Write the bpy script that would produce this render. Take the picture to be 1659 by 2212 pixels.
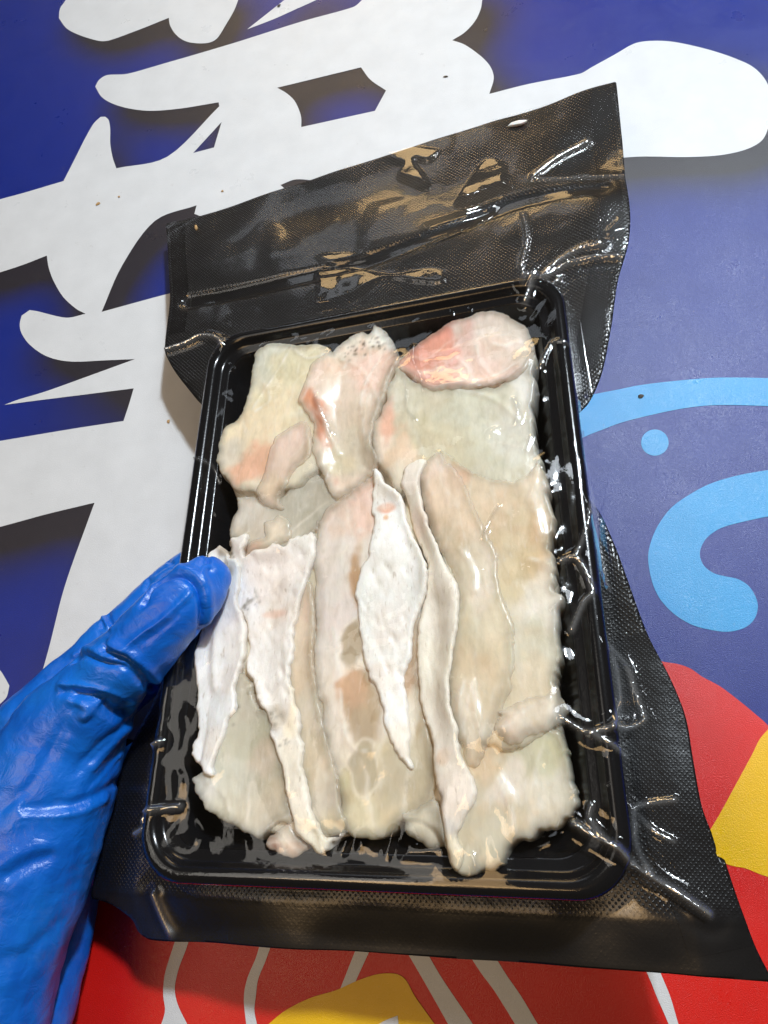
import bpy, math, random
import numpy as np
from mathutils import Matrix, Vector, noise as mnoise
from mathutils.bvhtree import BVHTree
from mathutils.geometry import tessellate_polygon

random.seed(7); rng = np.random.default_rng(7)
for o in list(bpy.data.objects): bpy.data.objects.remove(o)
S = bpy.context.scene; COL = S.collection

# ------------------------------------------------------------------ camera geometry
# The photograph is measured on a 1659 x 2212 grid.  The tray rim (a 160 x 225 mm rounded
# rectangle) fixes the camera's pose; the printed board is the plane z = 0 under it.
PW, PH, FOC = 1659.0, 2212.0, 1470.0
nrm = lambda a: a / np.linalg.norm(a)
cC = np.array([-0.00618492, -0.01187788, -0.25032626])            # tray-rim centre, camera frame
cU = nrm(np.array([0.95913187, 0.10582854, 0.26242403]))
cV = nrm(np.array([0.01052097, 0.91344704, -0.40682161])); cN = nrm(np.cross(cU, cV)); cV = np.cross(cN, cU)
nB = nrm(np.array([-0.18, 0.32, 0.93]))                            # board normal, camera frame
TW, TL = 0.160, 0.225
dB = (cC - cU * TW / 2 + cV * TL / 2) @ nB - 0.043
bx_ = nrm(np.array([1.0, 0, 0]) - nB[0] * nB); by_ = np.cross(nB, bx_)
RW = np.array([bx_, by_, nB])                                      # camera frame -> world
O_ = cC - nB * (cC @ nB - dB)
toW = lambda p: RW @ (np.asarray(p) - O_)
camM = Matrix([[*RW[i], toW([0, 0, 0])[i]] for i in range(3)] + [[0, 0, 0, 1]])
PK = Matrix([[(RW @ cU)[i], (RW @ cV)[i], (RW @ cN)[i], toW(cC)[i]] for i in range(3)] + [[0, 0, 0, 1]])
PKn = np.array(PK)
ray = lambda p: np.array([p[0] - PW / 2, PH / 2 - p[1], -FOC])
def on_board(p):
    r = ray(p); return toW(r * (dB / (r @ nB)))[:2]
def on_pack(p, z):
    r = ray(p); q = r * (((cC + cN * z) @ cN) / (r @ cN)) - cC
    return np.array([q @ cU, q @ cV])
def at_depth(p, d):
    r = ray(p); return toW(r * (d / FOC))
def pack_depth(p, z):
    r = ray(p); return FOC * ((cC + cN * z) @ cN) / (r @ cN)
pk2w = lambda q: PKn[:3, :3] @ np.asarray(q) + PKn[:3, 3]

cam = bpy.data.cameras.new('camera'); co = bpy.data.objects.new('camera', cam); COL.objects.link(co)
co.matrix_world = camM
cam.sensor_fit = 'VERTICAL'; cam.sensor_height = 24; cam.lens = 24 * FOC / PH
cam.clip_start = 0.005; cam.clip_end = 50
S.camera = co

# ------------------------------------------------------------------ light
w = bpy.data.worlds.new('World'); S.world = w; w.use_nodes = True
bg = w.node_tree.nodes['Background']; bg.inputs[0].default_value = (1.0, 0.86, 0.68, 1); bg.inputs[1].default_value = 0.055
def lamp(name, shape, size, power, col, pos, target, size_y=None):
    l = bpy.data.lights.new(name, 'AREA'); l.shape = shape; l.size = size
    if size_y: l.size_y = size_y
    l.energy = power; l.color = col
    o = bpy.data.objects.new(name, l); COL.objects.link(o)
    o.location = pos
    o.rotation_euler = (Vector(target) - Vector(pos)).to_track_quat('-Z', 'Y').to_euler()
    return o
CAMW = toW([0, 0, 0])
EL, AZ = math.radians(53), math.radians(53)                        # from the cast shadows on the board
KEY = toW(cC) + 1.0 * np.array([math.cos(EL) * math.cos(AZ), math.cos(EL) * math.sin(AZ), math.sin(EL)])
lamp('key_lamp', 'DISK', 0.07, 10.4, (0.82, 0.92, 1.0), KEY, (0, 0, 0))
def mirror_dir(px, z=0, dn=(0, 0, 0)):
    v = -nrm(ray(px)); n = nrm(cN + np.array(dn)); return RW @ (2 * (n @ v) * n - v)
def aim(name, px, dn, dist, sx, sy, radiance, col, frm=(0, -.02, 0)):
    # a lamp standing where the film (tilted by dn) mirrors it; power from its radiance
    wd = mirror_dir(px, dn=dn); lamp(name, 'RECTANGLE', sx, radiance * math.pi * sx * sy, col, np.array(pk2w(frm)) + wd * dist, (0, 0, 0), sy)
aim('warm_lamp', (900, 1850), (0.03, -0.16, 0.0), 1.1, 0.50, 0.30, 4.8, (1.0, 0.64, 0.30))
aim('grey_reflection_lamp', (640, 1850), (0.0, 0.0, 0.0), 1.9, 1.0, 0.62, 1.8, (1.0, 0.95, 0.87))  # added lamp, mirrored as grey in the film by the near rim
aim('flap_reflection_lamp', (850, 450), (-0.02, 0.0, 0.0), 2.0, 0.85, 0.36, 1.6, (0.84, 0.91, 1.0), (0, .15, 0))  # added cool lamp that gives the flap its grey reflection
aim('gold_reflection_lamp', (950, 500), (0.03, 0.18, 0.0), 1.8, 0.62, 0.32, 7.0, (1.0, 0.68, 0.32), (0, .15, 0))  # added warm lamp for the flap pockets to mirror as gold
lamp('side_light', 'RECTANGLE', 0.42, 10.0 * math.pi * 0.42 * 0.26, (0.86, 0.93, 1.0), toW(cC) + 1.2 * (RW @ nrm(np.array([0.27, 0.745, 0.60]))), (0, 0, 0), 0.26)
S.view_settings.view_transform = 'Standard'; S.view_settings.look = 'None'
S.view_settings.exposure = 0; S.view_settings.gamma = 1
S.render.engine = 'CYCLES'
try: S.cycles.transparent_max_bounces = 16
except Exception: pass

# ------------------------------------------------------------------ helpers
def lin(c):
    c = np.asarray(c, float) / 255.0
    return np.where(c <= 0.04045, c / 12.92, ((c + 0.055) / 1.055) ** 2.4)
def mesh_obj(name, verts, faces, mat, parent=None, smooth=True, M=None):
    me = bpy.data.meshes.new(name)
    me.from_pydata([tuple(map(float, v)) for v in verts], [], [tuple(map(int, f)) for f in faces]); me.update()
    if mat: me.materials.append(mat)
    if smooth: me.polygons.foreach_set('use_smooth', [True] * len(me.polygons))
    o = bpy.data.objects.new(name, me); COL.objects.link(o)
    if M is not None: o.matrix_world = M
    if parent: o.parent = parent
    return o
def tag(o, label=None, cat=None, group=None, kind=None):
    if label: o['label'] = label
    if cat: o['category'] = cat
    if group: o['group'] = group
    if kind: o['kind'] = kind
    return o
def empty(name, M):
    o = bpy.data.objects.new(name, None); COL.objects.link(o); o.matrix_world = M; o.empty_display_size = 0.02; return o
def smooth_closed(P, n=2, step=None):
    P = np.asarray(P, float)
    for _ in range(n):                                             # Chaikin corner cutting
        Q = np.roll(P, -1, 0); P = np.stack([.75 * P + .25 * Q, .25 * P + .75 * Q], 1).reshape(-1, 2)
    return P
def catmull(P, k=5, closed=True):
    P = np.asarray(P, float); n = len(P); out = []
    rngi = range(n if closed else n - 1)
    for i in rngi:
        g_ = lambda j: P[j % n] if closed else P[min(max(j, 0), n - 1)]
        a, b, c, d = g_(i - 1), g_(i), g_(i + 1), g_(i + 2)
        for t in np.arange(k) / k:
            out.append(.5 * (2 * b + (c - a) * t + (2 * a - 5 * b + 4 * c - d) * t * t + (3 * b - a - 3 * c + d) * t ** 3))
    if not closed: out.append(P[-1])
    return np.array(out)
def resample(P, ds, closed=True):
    P = np.asarray(P, float); Q = np.vstack([P, P[:1]]) if closed else P
    L = np.r_[0, np.cumsum(np.linalg.norm(np.diff(Q, axis=0), axis=1))]
    t = np.arange(0, L[-1], ds)
    return np.stack([np.interp(t, L, Q[:, k]) for k in range(Q.shape[1])], 1)
def inside(P, X):
    P = np.asarray(P); r = np.zeros(len(X), bool); n = len(P)
    for i in range(n):
        a, b = P[i], P[(i + 1) % n]
        if a[1] == b[1]: continue
        c = (a[1] > X[:, 1]) != (b[1] > X[:, 1])
        r ^= c & (X[:, 0] < (b[0] - a[0]) * (X[:, 1] - a[1]) / (b[1] - a[1]) + a[0])
    return r
def nearest(P, X, closed=True):
    P = np.asarray(P, float); A = P if closed else P[:-1]; B = np.roll(P, -1, 0) if closed else P[1:]
    best = np.full(len(X), 1e9); pt = np.zeros((len(X), X.shape[1]))
    for a, b in zip(A, B):
        d = b - a; L = d @ d
        t = np.clip(((X - a) @ d) / L, 0, 1) if L > 0 else np.zeros(len(X))
        q = a + t[:, None] * d; e = ((X - q) ** 2).sum(1); m = e < best
        best[m] = e[m]; pt[m] = q[m]
    return np.sqrt(best), pt
def vnoise(X, Y, seed, freq):
    """smooth value noise on numpy arrays"""
    r = np.random.default_rng(seed); T = r.random((256, 256)) * 2 - 1
    x = X * freq + 1000; y = Y * freq + 1000
    i = np.floor(x).astype(int); j = np.floor(y).astype(int); u = x - i; v = y - j
    u = u * u * u * (u * (6 * u - 15) + 10); v = v * v * v * (v * (6 * v - 15) + 10)
    t = lambda a, b: T[a % 256, b % 256]
    return (t(i, j) * (1 - u) + t(i + 1, j) * u) * (1 - v) + (t(i, j + 1) * (1 - u) + t(i + 1, j + 1) * u) * v
def fbm(X, Y, seed, freq, o=3):
    return sum(vnoise(X, Y, seed + k, freq * 2 ** k) * .5 ** k for k in range(o))
def grid_fill(P, ds, snap=True):
    """regular quads inside outline P; border vertices moved onto the outline"""
    lo, hi = P.min(0) - ds, P.max(0) + ds
    nx, ny = int((hi[0] - lo[0]) / ds) + 2, int((hi[1] - lo[1]) / ds) + 2
    gx = lo[0] + np.arange(nx) * ds; gy = lo[1] + np.arange(ny) * ds
    cx, cy = np.meshgrid(gx[:-1] + ds / 2, gy[:-1] + ds / 2, indexing='ij')
    m = inside(P, np.stack([cx.ravel(), cy.ravel()], 1)).reshape(cx.shape)
    I, J = np.nonzero(m); idx = lambda i, j: i * ny + j
    F = np.stack([idx(I, J), idx(I + 1, J), idx(I + 1, J + 1), idx(I, J + 1)], 1)
    used, inv = np.unique(F, return_inverse=True); F = inv.reshape(F.shape)
    V = np.stack([gx[used // ny], gy[used % ny]], 1)
    E = np.concatenate([F[:, [k, (k + 1) % 4]] for k in range(4)])
    key = np.sort(E, 1); _, first, cnt = np.unique(key, axis=0, return_index=True, return_counts=True)
    BE = E[first[cnt == 1]]; bv = np.unique(BE)
    if snap:
        d, q = nearest(P, V[bv]); ok = d < ds * 1.3; V[bv[ok]] = q[ok]
    return V, F, BE, bv

# crops of the photograph used while measuring: (x offset, y offset, scale) onto the 1659 x 2212 grid
CR = {'d': (0, 0, 1), 'r1': (0, 0, .5), 'r2': (829.5, 0, .5), 'c1': (0, 648, .4027), 'c2': (1215, 729, .3295), 'c3': (81, 1969, .537),
      'c4': (972, 1645, .4141), 'c5': (1012.5, 567, .2563), 'c6': (1134, 1296, .3164), 'c7': (121.5, 1377, .3295),
      'A': (405, 607.5, .537), 'g3': (324, 405, .6347), 'B': (364.5, 1093.5, .3662), 'C': (729, 931.5, .4578)}
def cr(k, *pts):
    ox, oy, s = CR[k]; return [(ox + x * s, oy + y * s) for x, y in pts]

# ------------------------------------------------------------------ material helpers
def mat(name):
    m = bpy.data.materials.new(name); m.use_nodes = True; nt = m.node_tree
    return m, nt, nt.nodes['Principled BSDF']
def N(nt, t, **kw):
    n = nt.nodes.new(t)
    for k, v in kw.items():
        if isinstance(k, str) and hasattr(n, k): setattr(n, k, v)
        else: n.inputs[k].default_value = v
    return n
def L(nt, a, b): nt.links.new(a, b)
def math_(nt, op, a, b=None, c=None):
    n = nt.nodes.new('ShaderNodeMath'); n.operation = op
    for i, x in enumerate((a, b, c)):
        if x is None: continue
        if isinstance(x, (int, float)): n.inputs[i].default_value = x
        else: nt.links.new(x, n.inputs[i])
    return n.outputs[0]
def tex(nt, scale, detail=3, rough=.55, vec=None, dist=0):
    n = N(nt, 'ShaderNodeTexNoise'); n.inputs['Scale'].default_value = scale; n.inputs['Detail'].default_value = detail
    n.inputs['Roughness'].default_value = rough; n.inputs['Distortion'].default_value = dist
    if vec is None: vec = nt.nodes.new('ShaderNodeTexCoord').outputs['Object']
    L(nt, vec, n.inputs['Vector']); return n.outputs['Fac']
def bump(nt, h, strength, dist, normal=None):
    b = nt.nodes.new('ShaderNodeBump'); b.inputs['Strength'].default_value = strength; b.inputs['Distance'].default_value = dist
    L(nt, h, b.inputs['Height'])
    if normal is not None: L(nt, normal, b.inputs['Normal'])
    return b.outputs['Normal']
def ramp(nt, fac, stops):
    r = nt.nodes.new('ShaderNodeValToRGB'); e = r.color_ramp.elements
    while len(e) < len(stops): e.new(0.5)
    for s, (p, c) in zip(e, stops):
        s.position = p; s.color = (*c, 1) if len(c) == 3 else c
    L(nt, fac, r.inputs[0]); return r.outputs[0]
def mixc(nt, fac, a, b, mode='MIX'):
    n = nt.nodes.new('ShaderNodeMix'); n.data_type = 'RGBA'; n.blend_type = mode
    for s, x in ((0, fac), (6, a), (7, b)):
        if isinstance(x, (int, float)): n.inputs[s].default_value = x
        elif isinstance(x, (tuple, list, np.ndarray)): n.inputs[s].default_value = (*[float(q) for q in x[:3]], 1)
        else: L(nt, x, n.inputs[s])
    return n.outputs[2]

def print_mat(name, rgb, attr=False):
    m, nt, p = mat(name); c = lin(rgb)
    grain = tex(nt, 2600, 2, .7); mott = tex(nt, 60, 3)
    if attr:
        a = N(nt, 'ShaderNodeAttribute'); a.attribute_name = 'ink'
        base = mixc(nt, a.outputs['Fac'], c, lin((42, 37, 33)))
    else: base = c
    col = mixc(nt, 1.0, base, ramp(nt, mott, [(0.3, (.95, .95, .95)), (.7, (1.03, 1.03, 1.03))]), 'MULTIPLY')
    col = mixc(nt, 1.0, col, ramp(nt, tex(nt, 1900, 2, .7), [(0.3, (.80, .80, .80)), (.7, (1.18, 1.18, 1.18))]), 'MULTIPLY') if attr else col
    dirt = tex(nt, 210, 4, .7)
    col = mixc(nt, ramp(nt, dirt, [(.66, (0, 0, 0)), (.78, (.28, .28, .28))]), col, lin((120, 100, 80)))
    L(nt, col, p.inputs['Base Color'])
    p.inputs['Roughness'].default_value = .31; p.inputs['Specular IOR Level'].default_value = .62
    L(nt, bump(nt, grain, .75, .00022), p.inputs['Normal'])
    L(nt, ramp(nt, tex(nt, 38, 5, .65), [(.3, (.26, .26, .26)), (.7, (.38, .38, .38))]), p.inputs['Roughness'])
    return m

# ================================================================== THE PRINTED BOARD
white_poly = (cr('r1', (412, 375), (430, 345), (465, 325), (550, 320), (700, 278), (1000, 190), (1300, 95), (1525, 32), (1565, 0), (1640, -80), (2120, -80)) +
  cr('r2', (440, -60), (425, 0), (418, 40), (395, 90), (350, 140), (295, 175), (350, 195), (420, 245), (460, 290), (474, 340), (455, 407),
     (620, 365), (845, 320), (900, 290), (1000, 235), (1080, 190), (1150, 178), (1250, 182), (1400, 215), (1520, 255), (1600, 295), (1655, 360),
     (1675, 440), (1660, 550), (1630, 610), (1560, 648), (1450, 672), (1300, 680), (1050, 681), (700, 740)) +
  cr('d', (1000, 520), (700, 600), (520, 500)) + cr('r1', (840, 925), (850, 888), (670, 955), (530, 1145), (440, 1348), (735, 1268)) +
  cr('d', (420, 625), (520, 640), (620, 900), (560, 1250), (480, 1500), (300, 1600), (60, 1560)) +
  cr('c1', (260, 1880), (330, 1600), (380, 1440), (460, 1220), (508, 1088), (250, 1150), (0, 1218), (-260, 1280), (-260, 800), (0, 757), (400, 690), (663, 650),
     (690, 570), (718, 475), (400, 515), (200, 540), (25, 563), (100, 535), (250, 490), (500, 400), (725, 318), (560, 325), (420, 332), (340, 327), (270, 310),
     (210, 280), (150, 230), (115, 175), (107, 130), (117, 85), (160, 55), (205, 62), (355, 96), (460, 75)) +
  cr('r1', (330, 1335), (275, 1285), (235, 1220), (212, 1160), (203, 1105), (100, 1145), (0, 1178), (-150, 1225), (-150, 905), (0, 862), (100, 835), (275, 783), (320, 695),
     (365, 605), (405, 535), (435, 506), (455, 505), (470, 520), (477, 560), (477, 620), (487, 680), (503, 728), (725, 677), (948, 460), (945, 443), (780, 470),
     (650, 480), (560, 470), (490, 450), (440, 420)))
white_holes = [cr('r1', (1198, 380), (1560, 292), (1600, 345), (1668, 392), (1620, 480), (1302, 550), (1300, 500), (1275, 440), (1240, 405)),
               cr('r1', (835, 662), (958, 528), (925, 638)), cr('d', (606, 400), (640, 388), (690, 392), (640, 430))]
blob_poly = cr('r1', (310, -60), (285, 0), (260, 38), (255, 80), (290, 125), (350, 155), (430, 178), (475, 175), (600, 130), (730, 78), (735, 110), (760, 150), (800, 178), (850, 188), (905, 185),
               (940, 165), (975, 110), (1010, 50), (1030, 0), (1050, -60))
wedge_poly = cr('r1', (1068, 128), (1230, 0), (1305, -60), (1500, -60), (1370, 0), (1270, 45), (1180, 85))
corner_poly = cr('c1', (-160, 1860), (0, 1985), (30, 2030), (52, 2070), (30, 2140), (-160, 2300))
red_poly = cr('d', (-200, 2420), (-150, 2150), (60, 1900), (300, 1650), (700, 1500), (1100, 1430), (1380, 1422)) + cr('c6', (960, 425), (1050, 440), (1130, 470), (1210, 525), (1330, 590),
               (1450, 680), (1560, 770), (1659, 860)) + cr('d', (1780, 1720), (1900, 1950), (1950, 2420))
yel_poly = cr('c6', (1900, 720), (1740, 790), (1659, 880), (1600, 950), (1550, 1050), (1480, 1180), (1420, 1290), (1350, 1420), (1310, 1490), (1230, 1620), (1300, 1760), (1400, 1810), (1500, 1830), (1600, 1870), (1659, 1890), (1900, 1980))
yel2_poly = cr('c3', (880, 500), (930, 452), (1000, 395), (1100, 345), (1200, 315), (1290, 275), (1370, 250), (1440, 248), (1480, 270), (1520, 340), (1600, 452), (1640, 510))
band_poly = cr('c2', (-40, 470), (60, 425), (180, 380), (350, 345), (500, 315), (700, 290), (1000, 265), (1347, 268), (1560, 280), (1560, 480), (1347, 452), (1000, 445), (800, 465), (600, 505), (400, 555), (250, 610), (150, 650), (-40, 740))
hook_poly = cr('c2', (1500, 850), (1347, 870), (1150, 905), (980, 955), (850, 1020), (720, 1110), (640, 1210), (590, 1310), (562, 1420), (570, 1530), (600, 1640), (650, 1730), (740, 1820), (850, 1885), (960, 1915), (1080, 1930),
               (1190, 1905), (1255, 1850), (1280, 1770), (1265, 1700), (1220, 1630), (1150, 1585), (1060, 1565), (990, 1545), (930, 1500), (902, 1440), (907, 1380), (950, 1310), (1040, 1250), (1180, 1210), (1347, 1175), (1500, 1155))
dot_poly = cr('c2', *[(605 + 90 * math.cos(a), 690 + 86 * math.sin(a)) for a in np.linspace(0, 2 * math.pi, 25)[:-1]])
line_polys = [cr('c3', (575, 60), (545, 150), (515, 250), (508, 330), (515, 400), (490, 480), (620, 480), (570, 380), (555, 310), (570, 230), (600, 150), (625, 70)),
  cr('c3', (905, 100), (880, 185), (845, 270), (832, 350), (845, 480), (892, 480), (875, 400), (880, 340), (890, 270), (922, 190), (950, 110)),
  cr('c3', (1290, 130), (1258, 210), (1215, 320), (1260, 330), (1285, 270), (1310, 215), (1345, 140)),
  cr('d', (840, 1990), (903, 2096), (962, 2200), (1000, 2270), (1055, 2270), (1022, 2212), (972, 2138), (945, 2096), (880, 1980)),
  cr('d', (980, 2010), (1040, 2102), (1067, 2138), (1113, 2212), (1140, 2260), (1190, 2260), (1162, 2212), (1125, 2150), (1092, 2102), (1030, 2000)),
  cr('d', (1370, 2040), (1405, 2119), (1419, 2154), (1444, 2212), (1460, 2260), (1480, 2260), (1465, 2212), (1448, 2154), (1434, 2119), (1400, 2040))]
inner_poly = cr('c3', (1340, 470), (1400, 435), (1450, 415), (1460, 500))

def board_pts(P, curved):
    P = np.array(P)
    if curved: P = catmull(P, 4)
    return np.array([on_board(p) for p in P])
def soft_corners(P, lim=38):
    """curve through gentle bends, keep sharp corners sharp"""
    P = np.asarray(P, float); n = len(P); out = []
    sharp = []
    for i in range(n):
        a = P[i] - P[i - 1]; b = P[(i + 1) % n] - P[i]
        ang = abs(math.degrees(math.atan2(a[0] * b[1] - a[1] * b[0], a @ b))); sharp.append(ang > lim)
    for i in range(n):
        p0, p1, p2, p3 = P[i - 1], P[i], P[(i + 1) % n], P[(i + 2) % n]
        m1 = (p2 - p0) * .5 if not sharp[i] else (p2 - p1); m2 = (p3 - p1) * .5 if not sharp[(i + 1) % n] else (p2 - p1)
        ln = np.linalg.norm(p2 - p1)
        for m_ in (m1, m2):
            q = np.linalg.norm(m_)
            if q > ln * 1.0: m_ *= ln / q
        for t in np.arange(6) / 6:
            h = (2 * t**3 - 3 * t * t + 1, t**3 - 2 * t * t + t, -2 * t**3 + 3 * t * t, t**3 - t * t)
            out.append(h[0] * p1 + h[1] * m1 + h[2] * p2 + h[3] * m2)
    return np.array(out)
def flat_print(name, loops, z, m, parent):
    loops = [np.array([on_board(p) for p in soft_corners(l)]) for l in loops]
    pts = [Vector((x, y, z)) for l in loops for x, y in l]
    tri = tessellate_polygon([[Vector((x, y, 0)) for x, y in l] for l in loops])
    fs = []
    for t in tri:
        a, b, c = (pts[k] for k in t)
        fs.append(t if (b - a).cross(c - a).z > 0 else (t[0], t[2], t[1]))
    return mesh_obj(name, pts, fs, m, parent, smooth=False)

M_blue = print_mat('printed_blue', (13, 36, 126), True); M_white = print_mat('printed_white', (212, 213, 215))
M_red = print_mat('printed_red', (214, 26, 20)); M_yel = print_mat('printed_yellow', (238, 186, 6)); M_sky = print_mat('printed_light_blue', (42, 148, 208))
# board sheet; the lettering's printed drop shadow is ink: the letter shapes shifted down-right and blurred
x0, x1, y0, y1 = -.42, .42, -.30, .52; nx, ny = 420, 410
gx, gy = np.linspace(x0, x1, nx), np.linspace(y0, y1, ny)
GX, GY = np.meshgrid(gx, gy, indexing='ij'); G2 = np.stack([GX.ravel(), GY.ravel()], 1)
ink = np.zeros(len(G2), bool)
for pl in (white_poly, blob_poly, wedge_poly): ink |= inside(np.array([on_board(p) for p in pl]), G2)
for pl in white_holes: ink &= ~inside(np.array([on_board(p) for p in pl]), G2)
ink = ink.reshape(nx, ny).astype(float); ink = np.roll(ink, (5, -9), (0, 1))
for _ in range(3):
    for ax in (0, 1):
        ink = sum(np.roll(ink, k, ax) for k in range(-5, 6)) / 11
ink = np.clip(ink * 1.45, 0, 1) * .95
V = np.stack([GX.ravel(), GY.ravel(), np.zeros(GX.size)], 1)
I, J = np.meshgrid(np.arange(nx - 1), np.arange(ny - 1), indexing='ij'); I = I.ravel(); J = J.ravel()
F = np.stack([I * ny + J, (I + 1) * ny + J, (I + 1) * ny + J + 1, I * ny + J + 1], 1)
nb_ = len(V)                                                       # 4 mm thick sheet: side faces
V = np.vstack([V, [[x0, y0, -.004], [x1, y0, -.004], [x1, y1, -.004], [x0, y1, -.004]]])
c00, c10, c11, c01 = 0, (nx - 1) * ny, (nx - 1) * ny + ny - 1, ny - 1
Fl = [tuple(f) for f in F] + [(c10, c00, nb_, nb_ + 1), (c11, c10, nb_ + 1, nb_ + 2), (c01, c11, nb_ + 2, nb_ + 3), (c00, c01, nb_ + 3, nb_), (nb_ + 3, nb_ + 2, nb_ + 1, nb_)]
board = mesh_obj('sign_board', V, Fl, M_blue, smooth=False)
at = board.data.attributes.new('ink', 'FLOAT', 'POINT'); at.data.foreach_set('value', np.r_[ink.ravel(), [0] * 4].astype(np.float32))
tag(board, 'blue printed sign board with big white brush lettering lying under the tray', 'sign')
Z = .00018
flat_print('printed_character', [white_poly] + white_holes, Z, M_white, board)
flat_print('printed_stroke', [blob_poly], Z, M_white, board); flat_print('printed_stroke', [wedge_poly], Z, M_white, board)
flat_print('printed_stroke', [corner_poly], Z, M_white, board)
flat_print('printed_swirl', [band_poly], Z, M_sky, board); flat_print('printed_swirl', [hook_poly], Z, M_sky, board); flat_print('printed_dot', [dot_poly], Z, M_sky, board)
flat_print('printed_red_field', [red_poly], 2 * Z, M_red, board)
flat_print('printed_yellow_shape', [yel_poly], 3 * Z, M_yel, board); flat_print('printed_yellow_shape', [yel2_poly], 4 * Z, M_yel, board)
for l_ in line_polys: flat_print('printed_line', [l_], 3 * Z, M_white, board)
flat_print('printed_line', [inner_poly], 5 * Z, M_white, board)

# ================================================================== TRAY
def rrect(d, z, per=(36, 26, 10), R=.017, flute=0.0):
    hx, hy = TW / 2 - d, TL / 2 - d; r = max(R - d * .55, .004); out = []
    nl, ns, nc = per
    def seg(a, b, n, nv):
        for k in range(n):
            t = k / n; f = 0
            if flute: f = flute * (0.5 + 0.5 * math.cos(2 * math.pi * (t * (n / 4.0)))) ** 2 * min(1, t * 6, (1 - t) * 6)
            out.append((a[0] + (b[0] - a[0]) * t - nv[0] * f, a[1] + (b[1] - a[1]) * t - nv[1] * f, z))
    def arc(cx, cy, a0):
        for k in range(nc):
            a = a0 + math.pi / 2 * k / nc; out.append((cx + r * math.cos(a), cy + r * math.sin(a), z))
    seg((hx, -hy + r), (hx, hy - r), nl, (1, 0)); arc(hx - r, hy - r, 0)
    seg((hx - r, hy), (-hx + r, hy), ns, (0, 1)); arc(-hx + r, hy - r, math.pi / 2)
    seg((-hx, hy - r), (-hx, -hy + r), nl, (-1, 0)); arc(-hx + r, -hy + r, math.pi)
    seg((-hx + r, -hy), (hx - r, -hy), ns, (0, -1)); arc(hx - r, -hy + r, 1.5 * math.pi)
    return out
PER = (96, 64, 12)
def sweep(name, prof, m, parent, cap=False):
    V, F = [], []; n = 0
    for k, (d, z, fl) in enumerate(prof):
        R = rrect(d, z, PER, flute=fl); n = len(R); V += R
        if k:
            b = (k - 1) * n
            for i in range(n): F.append((b + i, b + (i + 1) % n, b + n + (i + 1) % n, b + n + i))
    if cap: F.append(tuple((len(prof) - 1) * n + i for i in range(n)))
    return mesh_obj(name, V, F, m, parent)
M_tray, nt, p = mat('black_tray_plastic')
p.inputs['Base Color'].default_value = (.006, .006, .007, 1); p.inputs['Roughness'].default_value = .17
L(nt, bump(nt, tex(nt, 900, 2), .15, .0002), p.inputs['Normal'])
tray = tag(empty('food_tray', PK @ Matrix.Translation((0, 0, 0))), 'shiny black plastic tray with a rolled rim holding the fish slices', 'tray')
sweep('rim', [(.0035, -.0060, 0), (.0012, -.0058, 0), (.0002, -.0045, 0), (.0001, -.0028, 0), (.0008, -.0012, 0), (.0022, -.0002, 0), (.0036, 0, 0), (.0050, -.0004, 0), (.0060, -.0016, 0), (.0066, -.0032, 0),
              (.0078, -.0040, 0), (.0098, -.0041, 0), (.0106, -.0046, 0)], M_tray, tray)
sweep('side_wall', [(.0036, -.0062, 0), (.0050, -.010, 0), (.0085, -.022, 0), (.0115, -.0245, 0), (.020, -.025, 0), (.0192, -.0238, 0), (.0165, -.0225, .0004), (.0148, -.019, .0007), (.0128, -.0115, .0007), (.0116, -.0065, .0003), (.0107, -.0047, 0)], M_tray, tray)
sweep('base', [(.0195, -.0236, 0), (.03, -.0232, 0), (.06, -.0232, 0)], M_tray, tray, cap=True)
def tray_d(X, Y):                                                  # inward distance from the rim's outer edge
    R = .017; qx = np.abs(X) - (TW / 2 - R); qy = np.abs(Y) - (TL / 2 - R)
    return -(np.hypot(np.maximum(qx, 0), np.maximum(qy, 0)) + np.minimum(np.maximum(qx, qy), 0) - R)
TP = np.array([(-1e-4, -.0062), (.0001, -.0028), (.0008, -.0012), (.0022, -.0002), (.0036, 0), (.0050, -.0004), (.0060, -.0016), (.0066, -.0032), (.0078, -.0040), (.0098, -.0041), (.0116, -.0065), (.0148, -.019), (.0165, -.0225), (.02, -.0235), (.2, -.0235)])

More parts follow.
